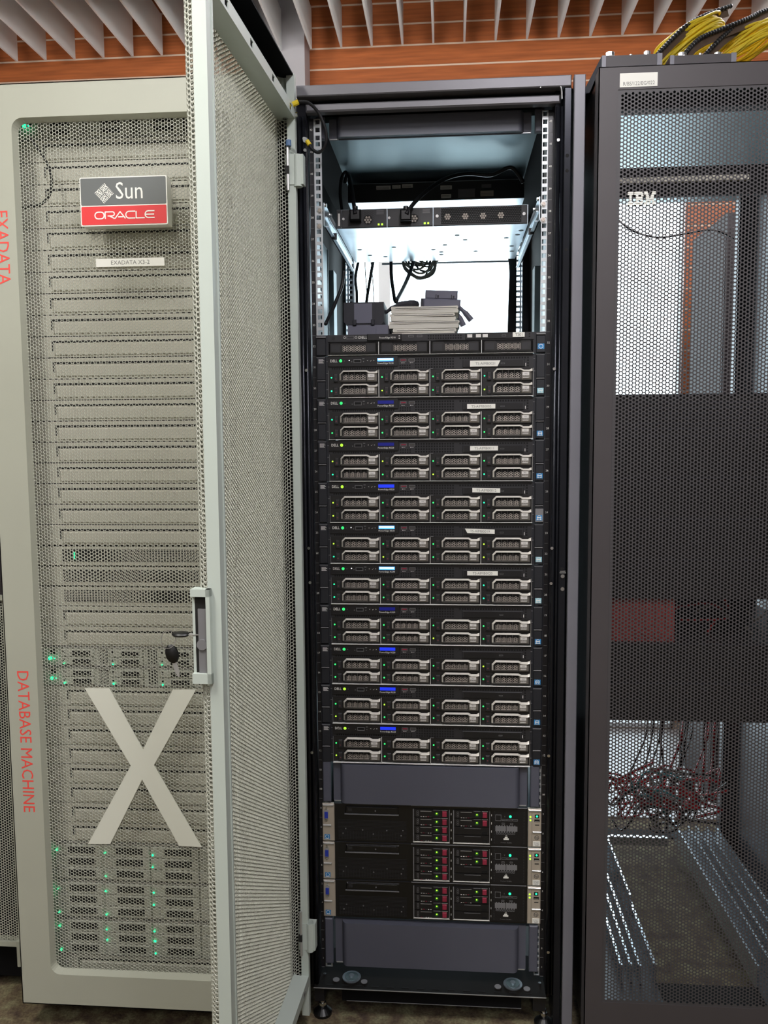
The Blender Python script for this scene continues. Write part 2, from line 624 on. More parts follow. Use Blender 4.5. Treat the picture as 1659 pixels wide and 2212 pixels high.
# the tall window
wn = MB()
for (a, c, d, e) in ((WX0, WX0 + 0.045, WZ0, WZ1), (WX1 - 0.012, WX1, WZ0, WZ1), (WX0, WX1, WZ0, WZ0 + 0.02), (WX0, WX1, WZ1 - 0.04, WZ1)):
    wn.box(a, c, WY - 0.01, WY + 0.07, d, e, frame_white)
win = tag(wn.build('window_1'), kind='structure')
MB().box(-0.265, -0.215, WY, WY + 0.06, WZ0 + 0.02, WZ1 - 0.04, frame_white).build('mullion', win)
for (a, c) in ((WX0 + 0.045, -0.265), (-0.215, WX1 - 0.012)):
    MB().box(a, c, WY + 0.03, WY + 0.036, WZ0 + 0.02, WZ1 - 0.04, glass).build('pane', win)
# plaster column against the wall
tag(MB().box(-0.80, -0.553, 1.765, WY - 0.005, FZ, CZ, column_paint).build('trim_1'), kind='structure')
# ceiling baffles
bf = None
x = -0.022 - 26 * 0.1253
while x < 3.5:
    if bf is None:
        bf = MB().box(-0.004, 0.004, RY0 + 0.3, 1.75, 2.792, 2.952, baffle_paint).build('slat', ceil)
        o = bf
    else:
        o = bf.copy()
        COL.objects.link(o)
    o.location = (x, 0, 0)
    x += 0.1253
# ceiling lamps
lm = None
for i, (x, y) in enumerate(LAMPS):
    if lm is None:
        root = empty('ceiling_lamp', (x, y, LZ + 0.012))
        MB().box(-0.16, 0.16, -0.48, 0.48, 0.0, 0.06, frame_white).build('housing', root)
        MB().box(-0.14, 0.14, -0.45, 0.45, -0.008, -0.001, lamp_white).build('diffuser', root)
        for yy in (-0.4, 0.4):
            MB().cyl((0, yy, 0.06), (0, 0, 1), 0.003, 2.79 - LZ - 0.06, steel, 6).build('suspension_wire', root)
        lm = root
    else:
        root = copy_tree(lm)
        root.location = (x, y, LZ + 0.012)
    tag(root, 'long white ceiling lamp hung under the baffles in front of the racks', 'lamp', 'ceiling lamps of the front aisle')
for k, x in enumerate((0.95, -1.1)):
    root = empty('ceiling_lamp', (x, 0.80, LZ + 0.012))
    for xx in (-0.4, 0.4):
        MB().cyl((xx, 0, 0.06), (0, 0, 1), 0.003, 2.79 - LZ - 0.06, steel, 6).build('suspension_wire', root)
    MB().box(-0.47, 0.47, -0.14, 0.14, 0.0, 0.06, frame_white).build('housing', root)
    tag(root, 'white ceiling lamp above the %s' % ('charcoal cabinet' if k == 0 else 'letter X cabinet'), 'lamp', 'ceiling lamps over the racks')

for k, (x, p) in enumerate(WALL_FILL):
    root = empty('added_fill_lamp', (x, 0.385, 2.42))  # housing for an added fill light, kept out of view
    o = MB().box(-0.22, 0.22, -0.03, 0.022, -0.03, 0.045, frame_white).build('housing', root)
    o.rotation_euler = (math.radians(32), 0, 0)
    for xx in (-0.18, 0.18):
        MB().cyl((xx, 0, 0.035), (0, 0, 1), 0.003, 2.79 - 2.455, steel, 6).build('suspension_wire', root)
    tag(root, 'white added fill lamp hung unseen above the racks, facing the wood wall', 'lamp', 'added fill lamps above the racks')

# ================================================================== CENTRE RACK
U = 0.04445
rack = empty('server_rack', (0, 0, FZ))
tag(rack, 'black open-fronted rack full of servers in the middle, pale mesh door swung open', 'rack')
R0 = Matrix.Translation((0, 0, 0))


def rp(mb, name, smooth=False, parent=None):  # part of the rack (world coordinates kept)
    o = mb.build(name, parent or rack, smooth)
    if parent is None:
        o.location.z = -FZ
    return o


# outer frame
b = MB()
b.box(-0.268, 0.281, -0.05, -0.02, 1.893, 1.915, rack_grey, 0.002)
rp(b, 'top_bar')
b = MB()
b.box(-0.252, 0.262, -0.035, -0.015, 1.868, 1.884, rack_grey, 0.003)
b.box(-0.268, 0.281, -0.02, 0.0, 1.884, 1.893, rack_dark)
rp(b, 'inner_top_bar')
b = MB()
b.box(-0.308, 0.308, -0.02, 1.06, 1.893, 1.90, rack_dark)
b.box(-0.23, 0.235, 0.05, 1.05, 1.876, 1.888, roof_steel)
rp(b, 'roof')
b = MB()
b.box(-0.300, -0.2525, -0.03, 0.03, -0.03, 1.893, rack_black)
for X in (-0.2655, -0.2565):
    b.cyl((X, -0.032, -0.02), (0, 0, 1), 0.0042, 1.88, rack_gloss, 10)
rp(b, 'front_post', True)
b = MB()
b.box(0.2525, 0.263, -0.03, 0.03, -0.03, 1.893, rack_black)
b.cyl((0.2575, -0.032, -0.02), (0, 0, 1), 0.0042, 1.88, rack_gloss, 10)
b.cyl((0.2655, -0.034, -0.02), (0, 0, 1), 0.0030, 1.88, rack_gloss, 10)
rp(b, 'front_post', True)
b = MB()
b.box(0.268, 0.2825, -0.045, 0.03, -0.09, 1.893, rack_gloss, 0.0015)
for zz in (1.762, 1.733, 1.58, 0.93, 0.42):
    b.dot(0.275, -0.0449, zz, 0.0034, hole_black, 12)
b.dot(0.276, -0.0455, 0.915, 0.004, steel, 12, 0.003)
b.dot(0.276, -0.0455, 0.888, 0.004, steel, 12, 0.003)
b.box(0.270, 0.283, -0.0462, -0.0449, 0.921, 0.9225, edge_steel)
b.box(0.271, 0.282, -0.0462, -0.0449, 0.9245, 0.926, edge_steel)
rp(b, 'door_post')
for sx in (-1, 1):
    b = MB()
    if sx > 0:
        b.box(0.2865, 0.3085, -0.05, -0.03, -0.085, 1.915, rack_side, 0.0015)
        b.box(0.300, 0.3085, -0.03, 1.06, -0.085, 1.915, rack_dark)
    else:
        b.box(-0.312, -0.302, -0.03, 1.06, -0.085, 1.893, rack_dark)
    rp(b, 'side_panel')
# nineteen inch rails with square holes
NUMS = list(range(1, 43))
for sx in (-1, 1):
    b = MB()
    a0, a1 = (-0.2413, -0.2253) if sx < 0 else (0.2300, 0.2420)
    cxx = (a0 + a1) / 2
    hw = 0.0046
    b.box(a0, cxx - hw, 0, 0.0025, 0, 42 * U, galv_rail)
    b.box(cxx + hw, a1, 0, 0.0025, 0, 42 * U, galv_rail)
    prev = 0
    for u in range(42):
        for hz in (0.0063, 0.0222, 0.0381):
            zc = u * U + hz
            b.box(cxx - hw, cxx + hw, 0, 0.0025, prev, zc - hw, galv_rail)
            prev = zc + hw
    b.box(cxx - hw, cxx + hw, 0, 0.0025, prev, 42 * U, galv_rail)
    # web running back
    xe = a1 if sx > 0 else a0
    b.box(xe - 0.002 if sx > 0 else xe, xe if sx > 0 else xe + 0.002, 0.0025, 0.05, 0, 42 * U, galv_rail)
    rp(b, 'mounting_rail')
    # number strip
    b = MB()
    s0, s1 = (-0.2505, -0.2415) if sx < 0 else (0.2495, 0.2522)
    if sx > 0:
        s0, s1 = 0.2494, 0.2530
    b.box(-0.2505, -0.2415, -0.002, 0.0, 0, 42 * U, rack_black) if sx < 0 else b.box(0.2421, 0.2530, -0.002, 0.0, 0, 42 * U, rack_black)
    xa = -0.2500 if sx < 0 else 0.2432
    for u in range(42):
        b.box(xa, xa + 0.007, -0.0026, -0.002, u * U - 0.0003, u * U + 0.0003, ink_grey)
        b.text(str(u + 1), 0.006, xa + 0.0035, -0.0026, u * U + 0.020, white_print, align='c')
    rp(b, 'number_strip')
    # rear rail
    b = MB()
    ra0, ra1 = (-0.262, -0.243) if sx < 0 else (0.236, 0.252)
    rc = (ra0 + ra1) / 2
    b.box(ra0, rc - hw, 0.74, 0.7425, 0, 42 * U, galv)
    b.box(rc + hw, ra1, 0.74, 0.7425, 0, 42 * U, galv)
    prev = 0
    for u in range(42):
        for hz in (0.0063, 0.0222, 0.0381):
            zc = u * U + hz
            b.box(rc - hw, rc + hw, 0.74, 0.7425, prev, zc - hw, galv)
            prev = zc + hw
    if sx < 0:
        b.box(ra0 - 0.002, ra0, 0.70, 0.79, 0, 42 * U, galv)
    else:
        b.box(ra1, ra1 + 0.002, 0.70, 0.79, 0, 42 * U, galv)
    rp(b, 'rear_rail')
    # punched brace plate along the side
    b = MB()
    y0, y1 = 0.055, 0.23
    X = -0.249 if sx < 0 else 0.2565
    yc = 0.125
    PT = 1.652
    b.box(X - 0.0015, X, y0, yc - 0.012, 0, PT, inner_steel)
    b.box(X - 0.0015, X, yc + 0.012, y1, 0, PT, inner_steel)
    n = 80
    for k in range(n):
        zz = k * PT / n
        b.box(X - 0.0015, X, yc - 0.012, yc + 0.012, zz, zz + 0.0085, inner_steel)
    b.box(X - 0.03 if sx < 0 else X - 0.002, X + 0.002 if sx < 0 else X + 0.03, y1, y1 + 0.0025, 0, PT, inner_steel)
    rp(b, 'brace_plate')
    # inner side column
    b = MB()
    X = -0.296 if sx < 0 else 0.27
    b.box(X, X + 0.022, 0.52, 0.58, -0.02, 1.66, inner_steel)
    b.box(X, X + 0.028, 0.98, 1.05, -0.02, 1.89, rack_black)
    rp(b, 'rear_post')
# rear top and bottom crossbars
b = MB()
b.box(-0.30, 0.30, 1.0, 1.04, 1.86, 1.89, rack_black)
b.box(-0.30, 0.30, 1.0, 1.04, -0.05, 0.0, rack_black)
b.cyl((-0.16, 0.76, 1.722), (1, 0, 0), 0.003, 0.42, galv, 8)
rp(b, 'crossbar')
# bottom plate
b = MB()
b.box(-0.262, 0.2525, -0.045, 0.10, -0.024, -0.020, plate_black)
b.box(-0.262, 0.2525, -0.0465, -0.045, -0.0215, -0.0200, edge_steel)
b.box(-0.262, -0.12, 0.10, 0.22, -0.024, -0.020, rack_black)
b.box(0.12, 0.2525, 0.10, 0.22, -0.024, -0.020, rack_black)
b.box(-0.262, 0.2525, 0.22, 1.0, -0.030, -0.026, rack_dark)
b.box(-0.20, 0.20, -0.03, -0.012, -0.060, -0.024, rack_dark)
b.box(-0.19, 0.2, -0.031, -0.03, -0.0595, -0.0585, grid_grey)
b.box(-0.262, -0.24, -0.035, 0.03, -0.06, -0.024, rack_black)
b.box(0.225, 0.2525, -0.035, 0.03, -0.06, -0.024, rack_black)
for k in range(14):
    X = -0.235 + k * 0.034
    b.box(X, X + 0.016, -0.036, -0.032, -0.0201, -0.0197, hole_black)
for X in (-0.243, 0.243):
    b.cyl((X, 0.0, -0.02), (0, 0, 1), 0.0035, 0.003, steel)
rp(b, 'bottom_plate')
for X in (-0.181, 0.183):
    b = MB()
    b.cyl((X, -0.006, -0.0200), (0, 0, 1), 0.021, 0.0022, galv, 28)
    b.cyl((X, -0.006, -0.0178), (0, 0, 1), 0.015, 0.0012, roof_steel, 28)
    b.cyl((X, -0.006, -0.0166), (0, 0, 1), 0.006, 0.003, galv, 12)
    rp(b, 'caster_washer')
    for dx, dy in ((-0.034, 0.003), (0.030, 0.0)):
        c = MB().cyl((X + dx, -0.020 + dy, -0.0200), (0, 0, 1), 0.0075, 0.0016, grid_grey, 14)
        rp(c, 'cover_plug')
for X in (-0.248, 0.2515):
    b = MB()
    b.cyl((X, -0.01, FZ + 0.0), (0, 0, 1), 0.021, 0.006, rubber, 20)
    b.cyl((X, -0.01, FZ + 0.006), (0, 0, 1), 0.021, 0.010, rubber, 20, 0.010)
    b.cyl((X, -0.01, FZ + 0.016), (0, 0, 1), 0.0055, 0.02, steel, 12)
    b.cyl((X, -0.01, FZ + 0.022), (0, 0, 1), 0.0085, 0.006, steel, 6)
    b.cyl((X, -0.01, FZ + 0.03), (0, 0, 1), 0.004, 0.03, steel, 8)
    rp(b, 'levelling_foot')
    c = MB().cyl((X, 0.95, FZ), (0, 0, 1), 0.02, 0.012, rubber, 16)
    c.cyl((X, 0.95, FZ + 0.012), (0, 0, 1), 0.006, 0.05, steel, 8)
    rp(c, 'levelling_foot')
p_ = [atY(x, y, -0.047) for x, y in ((1168, 190), (1172, 186), (1203, 184), (1212, 190), (1214, 214))]
rp(MB().tube(p_, 0.0020, steel, 8, sub=4), 'latch_wire')
# bolts on the glossy posts
for (px, py) in ((662, 800), (667, 1184), (670, 1258), (674, 1625), (683, 2040), (657, 300), (659, 325), (1197, 797), (1192, 1184), (1190, 1260), (1185, 1632), (1184, 2056), (1206, 303)):
    p = atY(px, py, -0.036)
    rp(MB().dot(p.x, -0.0355, p.z, 0.0032, steel, 10, 0.003), 'bolt')
# cage-nut screws of the slide rails
for (px, py) in ((691, 455), (690, 489), (1174, 441), (1173, 475)):
    p = atY(px, py, 0)
    c = MB().dot(p.x, 0.0, p.z, 0.0062, edge_steel, 14, 0.0012)
    c.dot(p.x, -0.0012, p.z, 0.0040, brass_bolt, 12, 0.0022)
    rp(c, 'rail_screw')

# ---------------------------------------------------------------- the open mesh door (part of the centre rack)
A = math.radians(3.1)
ux, uy = -math.sin(A), -math.cos(A)
DROT = math.atan2(uy, ux)
door = MB()
DL = 0.532
DT, DB = 1.924, -0.060      # outer top and bottom, rack z with the floor at FZ
# local: x along width from the hinge, -y outwards, z up
door.box(0, 0.014, -0.016, 0.0, DB, DT, door_paint)                      # hinge side stile
door.box(DL - 0.020, DL, -0.020, 0.0, DB, DT, door_paint)                # free side stile
door.box(DL - 0.024, DL - 0.020, -0.012, 0.002, DB, DT, door_paint)
dr = door.build('door', rack)
dr.location = (-0.265, -0.070, -FZ)
dr.rotation_euler = (0, 0, DROT)
# top rail: slotted flange, soffit, dark cap
b = MB()
fz0, fz1 = 1.838, 1.860
slots = [(0.035, 0.052), (0.165, 0.182), (0.30, 0.317), (0.43, 0.447)]
xs = [0.014]
for a, c in slots:
    b.box(xs[-1], a, -0.002, 0.0, fz0, fz1, door_paint)
    b.box(a, c, -0.002, 0.0, fz0, fz0 + 0.005, door_paint)
    b.box(a, c, -0.002, 0.0, fz1 - 0.005, fz1, door_paint)
    xs.append(c)
b.box(xs[-1], DL - 0.02, -0.002, 0.0, fz0, fz1, door_paint)
b.box(0.005, DL - 0.02, -0.036, -0.002, fz0, fz0 + 0.002, door_paint)
b.build('top_rail', dr)
b = MB()
b.box(0.004, DL - 0.008, -0.0372, -0.002, DT - 0.003, DT, rack_dark)
b.box(0.006, DL - 0.02, -0.036, -0.0345, fz0 + 0.002, DT - 0.003, rack_dark)
b.build('top_cap', dr)
b = MB()
b.box(0.014, DL - 0.02, -0.034, -0.002, 0.030, 0.033, door_paint)
b.box(0.014, DL - 0.02, -0.002, 0.0, 0.010, 0.033, door_paint)
for k in range(4):
    b.box(0.05 + k * 0.12, 0.064 + k * 0.12, 0.0, 0.0004, 0.016, 0.024, ink_grey)
b.box(0.004, DL - 0.004, -0.036, -0.030, -0.055, 0.030, door_paint)
b.build('bottom_rail', dr)
# curved skin profile in (x, y)
prof = [(0.0035, -0.012), (0.004, -0.024), (0.008, -0.031), (0.016, -0.0355), (0.03, -0.037), (0.36, -0.0372), (0.375, -0.0360), (0.50, -0.0375),
        (0.518, -0.0365), (0.527, -0.032), (0.531, -0.026), (0.532, -0.019)]
pa = np.array(prof)
seg = np.hypot(*np.diff(pa, axis=0).T)
cum = np.concatenate([[0], np.cumsum(seg)])


def door_map(S, Z, T):
    S = np.clip(S, 0, cum[-1])
    x = np.interp(S, cum, pa[:, 0])
    y = np.interp(S, cum, pa[:, 1])
    x2 = np.interp(np.minimum(S + 0.002, cum[-1]), cum, pa[:, 0]) - np.interp(np.maximum(S - 0.002, 0), cum, pa[:, 0])
    y2 = np.interp(np.minimum(S + 0.002, cum[-1]), cum, pa[:, 1]) - np.interp(np.maximum(S - 0.002, 0), cum, pa[:, 1])
    l = np.hypot(x2, y2)
    return x - y2 / l * T, y + x2 / l * T, Z


perforated('mesh_skin', 0.003, cum[-1] - 0.002, 0.0, 1.842, 0.0072, 0.74, 6, door_map, mesh_paint, 0.0011, dr)
b = MB()   # plain band of the skin above and below the holes
for zz0, zz1 in ((1.840, DT - 0.003), (DB + 0.003, 0.0)):
    vs, fs = [], []
    for (x, y) in prof:
        vs += [(x, y, zz0), (x, y, zz1)]
    for k in range(len(prof) - 1):
        fs.append((2 * k, 2 * k + 2, 2 * k + 3, 2 * k + 1))
    b.add(vs, fs, door_paint)
b.build('skin_edge_band', dr)
# hinges
for zc, hh in ((1.740, 0.029), (0.124, 0.030)):
    b = MB()
    b.box(-0.004, 0.016, -0.020, 0.016, zc - hh, zc + hh, door_paint)
    b.cyl((0.010, 0.004, zc - hh - 0.004), (0, 0, 1), 0.009, 2 * hh + 0.004, door_paint, 14)
    b.box(0.016, 0.022, -0.020, -0.012, zc - 0.009, zc + 0.006, slot_dark)
    b.cyl((0.018, -0.015, zc - hh - 0.012), (0, 0, 1), 0.0032, 2 * hh + 0.04, edge_steel, 8)
    b.build('hinge', dr)
MB().cyl((0.020, -0.012, 1.784), (0, 0, 1), 0.0055, 0.011, blue_tip, 12).build('hinge_pin_tip', dr)
b = MB()
b.cyl((0.004, -0.006, 1.776), (1, 0, 0), 0.006, 0.01, door_paint, 12)
b.cyl((0.012, 0.0, 1.846), (0, 1, 0), 0.005, 0.006, steel, 10)
b.build('door_stud', dr)
# lock handle set into the free edge
hz0, hz1 = 0.847, 0.988
b = MB()
hx = DL + 0.001
b.box(hx - 0.010, hx + 0.009, -0.020, -0.014, hz0, hz1, door_paint)
b.box(hx - 0.012, hx + 0.009, -0.043, -0.014, hz1 - 0.011, hz1, door_paint)
b.box(hx - 0.012, hx + 0.009, -0.043, -0.014, hz0, hz0 + 0.015, door_paint)
b.box(hx - 0.012, hx + 0.002, -0.043, -0.039, hz0 + 0.01, hz1 - 0.01, door_paint)
hd = b.build('handle', dr)
b = MB()
b.box(hx - 0.010, hx + 0.0012, -0.039, -0.020, hz0 + 0.015, hz1 - 0.011, slot_dark)
b.box(hx - 0.002, hx + 0.004, -0.034, -0.021, hz0 + 0.015, hz1 - 0.03, grid_grey)
b.cyl((hx + 0.002, -0.028, 0.905), (1, 0, 0), 0.008, 0.005, grid_grey, 16)
b.build('lock_plate', dr)
# earth wire from the door to the post
b = MB()
w = [(-0.283, -0.085, 1.850), (-0.270, -0.092, 1.861), (-0.257, -0.090, 1.867)]
wire = [(-0.257, -0.09, 1.867), (-0.240, -0.075, 1.871), (-0.222, -0.06, 1.857), (-0.209, -0.05, 1.826), (-0.210, -0.045, 1.800), (-0.224, -0.04, 1.786), (-0.238, -0.038, 1.793), (-0.245, -0.036, 1.803)]
ew = tag(MB().tube(wire, 0.0032, black_cable, 10, sub=5).build('earth_wire'), 'black looped earth wire with yellow sleeves between door and post', 'wire')
MB().tube(w, 0.0052, yellow_cable, 10).build('sleeve', ew)
MB().tube([(-0.244, -0.037, 1.802), (-0.250, -0.036, 1.811)], 0.0048, yellow_cable, 10).build('sleeve', ew)
MB().cyl((-0.284, -0.088, 1.836), (0, 0, 1), 0.0055, 0.012, steel, 8).build('stud', ew)
MB().cyl((-0.2525, -0.034, 1.812), (0, -1, 0), 0.0055, 0.005, steel, 8).build('stud', ew)

# keys hanging from the door lock
def key(name, hc, tilt, ang, label):
    root = empty(name, hc)
    root.rotation_euler = (0, tilt, ang)
    h = MB()
    n = 22
    for y0, y1, k in ((-0.0035, 0.0, 0.85), (0.0, 0.0035, 1.0)):
        pts = [(math.cos(2 * PI * i / n) * 0.0125, math.sin(2 * PI * i / n) * 0.019) for i in range(n)]
        if k < 1:
            h.frus([(a * k, c * k) for a, c in pts], y0, pts, y1, rubber)
        else:
            h.frus([(a * 0.85, c * 0.85) for a, c in reversed(pts)], y1, list(reversed(pts)), y0, rubber)
    h.build('key_head', root, True)
    bl = MB().prism([(-0.004, -0.017), (-0.004, -0.036), (-0.001, -0.046), (0.002, -0.046), (0.002, -0.041), (0.004, -0.038), (0.004, -0.017)], -0.001, 0.001, edge_steel)
    bl.build('key_blade', root)
    return tag(root, label, 'key')


k0 = key('key', (-0.3700, -0.60, 0.889), math.radians(-14), math.radians(10), 'black-headed key hanging below the ring at the open door')
k0.scale = (0.78, 0.78, 0.78)
k1 = key('key', (-0.3560, -0.60, 0.9190), 0, 0, 'black-headed key stuck sideways in the lock of the open door')
k1.matrix_world = Matrix.Translation((-0.3560, -0.60, 0.9190)) @ Matrix.Rotation(math.radians(6), 4, 'X') @ Matrix(((0, 0, -1, 0), (-1, 0, 0, 0), (0, 1, 0, 0), (0, 0, 0, 1))) @ Matrix.Scale(0.72, 4)
rg = [(-0.375 + 0.011 * math.cos(t), -0.60 + 0.004 * math.sin(t), 0.911 + 0.013 * math.sin(t)) for t in [2 * PI * i / 20 for i in range(20)]]
tag(MB().tube(rg, 0.0006, steel, 6, closed=True).build('key_ring'), 'thin steel ring joining the two black-headed keys', 'key ring')


# ================================================================== SERVERS
def honeycomb(mb, x0, x1, z0, z1, y, m, p=0.0042):
    R = p / math.sqrt(3)
    i = 0
    x = x0 + R
    while x < x1 - R * 0.6:
        z = z0 + p * 0.5 + (p / 2 if i % 2 else 0)
        while z < z1 - p * 0.45:
            vs, fs = [], []
            for k in range(6):
                t = k * PI / 3
                vs.append((x + R * 1.02 * math.cos(t), y, z + R * 1.02 * math.sin(t)))
                vs.append((x + R * 0.66 * math.cos(t), y, z + R * 0.66 * math.sin(t)))
            for k in range(6):
                j = (k + 1) % 6
                fs.append((2 * k, 2 * j, 2 * j + 1, 2 * k + 1))
            mb.add(vs, fs, m)
            z += p
        x += p * 0.866
        i += 1
    return mb


# drive carrier, 104 x 26 mm, origin at lower left front plane
def make_drive():
    root = MB()
    w, h = 0.1045, 0.0265
    root.box(0.0, w, 0.0, 0.10, 0.0, h, carrier_black)
    root.box(0.024, w - 0.001, -0.004, 0.0, 0.0015, h - 0.004, carrier_black)
    d = root.build('drive')
    b = MB()   # handle: top band, chamfered left flank, right block
    t = 0.0024
    out = [(0.0225, 0.006), (0.0225, 0.020), (0.0300, 0.0262), (0.0800, 0.0262), (0.0860, 0.0225), (0.0970, 0.0225), (0.1035, 0.0262), (0.1035, 0.0205),
           (0.0985, 0.0200), (0.0850, 0.0200), (0.0785, 0.0240), (0.0310, 0.0240), (0.0262, 0.0195), (0.0262, 0.006)]
    # split in convex pieces
    # each piece slopes back from its lower (inner) edge up to its outer edge
    def slope(i0, i1, o1, o0):   # inner edge i0-i1 stands proud, outer edge o0-o1 lies back
        yi, yo = -0.0085, -0.0040
        vs = [(i0[0], yi, i0[1]), (i1[0], yi, i1[1]), (o1[0], yo, o1[1]), (o0[0], yo, o0[1]),
              (i0[0], -0.003, i0[1]), (i1[0], -0.003, i1[1]), (o1[0], -0.003, o1[1]), (o0[0], -0.003, o0[1])]
        b.add(vs, [(0, 1, 2, 3), (0, 4, 5, 1), (1, 5, 6, 2), (2, 6, 7, 3), (3, 7, 4, 0)], handle_grey)
    slope((0.0312, 0.0232), (0.0790, 0.0232), (0.0800, 0.0262), (0.0300, 0.0262))
    slope((0.0258, 0.0175), (0.0312, 0.0232), (0.0300, 0.0262), (0.0225, 0.0185))
    slope((0.0258, 0.0060), (0.0258, 0.0175), (0.0225, 0.0185), (0.0225, 0.0050))
    slope((0.0790, 0.0232), (0.0850, 0.0195), (0.0865, 0.0232), (0.0800, 0.0262))
    slope((0.0850, 0.0195), (0.0985, 0.0195), (0.0975, 0.0232), (0.0865, 0.0232))
    slope((0.0985, 0.0195), (0.1035, 0.0205), (0.1035, 0.0262), (0.0975, 0.0232))
    b.frus([(0.0815, 0.0055), (0.0985, 0.0055), (0.0985, 0.0195), (0.0815, 0.0195)], -0.0062, [(0.0800, 0.0020), (0.1030, 0.0020), (0.1035, 0.0200), (0.0800, 0.0200)], -0.003, handle_side2)
    b.frus([(0.0275, 0.0040), (0.0790, 0.0040), (0.0790, 0.0060), (0.0275, 0.0060)], -0.0065, [(0.0225, 0.0015), (0.0810, 0.0015), (0.0810, 0.0065), (0.0240, 0.0065)], -0.003, handle_side)
    b.build('handle', d)
    b = MB()
    for k in range(4):
        x0 = 0.0300 + k * 0.0123
        b.box(x0, x0 + 0.0112, -0.0042, -0.0040, 0.0068, 0.0225, hole_black)
        honeycomb(b, x0, x0 + 0.0112, 0.0068, 0.0190, -0.0046, honey_grey)
        b.box(x0 + 0.0006, x0 + 0.0106, -0.0058, -0.0045, 0.0064, 0.0076, honey_grey)
        if k < 3:
            b.box(x0 + 0.0114, x0 + 0.0121, -0.0060, -0.004, 0.0070, 0.0230, handle_side)
    b.build('honeycomb_grille', d)
    b = MB()
    b.box(0.0100, 0.0190, -0.0045, 0.0, 0.0025, 0.0200, server_panel, 0.001)
    b.ring(0.0145, -0.0046, 0.0085, 0.0019, 0.0007, handle_side, 12)
    b.dot(0.0145, -0.0046, 0.0085, 0.0010, latch_red, 8, 0.0003)
    b.box(0.0110, 0.0180, -0.0048, -0.0045, 0.0172, 0.0180, handle_side)
    b.build('release_button', d)
    b = MB()
    b.box(0.0832, 0.0968, -0.0068, -0.0062, 0.0120, 0.0182, drive_label)
    b.box(0.0840, 0.0960, -0.0070, -0.0062, 0.0066, 0.0080, drive_label)
    b.text('1TB SATA', 0.0028, 0.09, -0.0071, 0.0092, drive_label, align='c')
    b.text('HDD', 0.0028, 0.09, -0.0070, 0.0140, ink_dark, align='c')
    b.build('capacity_label', d)
    MB().dot(0.0048, -0.0005, 0.0118, 0.0016, led_green, 10, 0.001).build('status_light', d)
    return d


drive0 = make_drive()
LEDG = drive0.children[-1]
_ledm = {}
for nm, m in (('g', led_green), ('l', led_lime), ('t', led_teal)):
    me = [c for c in drive0.children if c.name.startswith('status_light')][0].data.copy()
    me.materials[0] = m
    _ledm[nm] = me
first_drive = [True]


def place_drive(parent, x, z, y, led):
    if first_drive[0]:
        d = drive0
        d.parent = parent
        first_drive[0] = False
    else:
        d = copy_tree(drive0, parent)
    d.location = (x, y, z)
    for c in d.children:
        if c.name.startswith('status_light'):
            c.data = _ledm[led]
    return d


def squares(b, x0, x1, z0, rows, p, m, y, s=0.62):
    n = int((x1 - x0) / p)
    for r in range(rows):
        for k in range(n):
            b.box(x0 + k * p, x0 + k * p + p * s, y - 0.0003, y, z0 + r * p, z0 + r * p + p * s, m)


BX = 0.2155
H2 = 2 * U - 0.0008


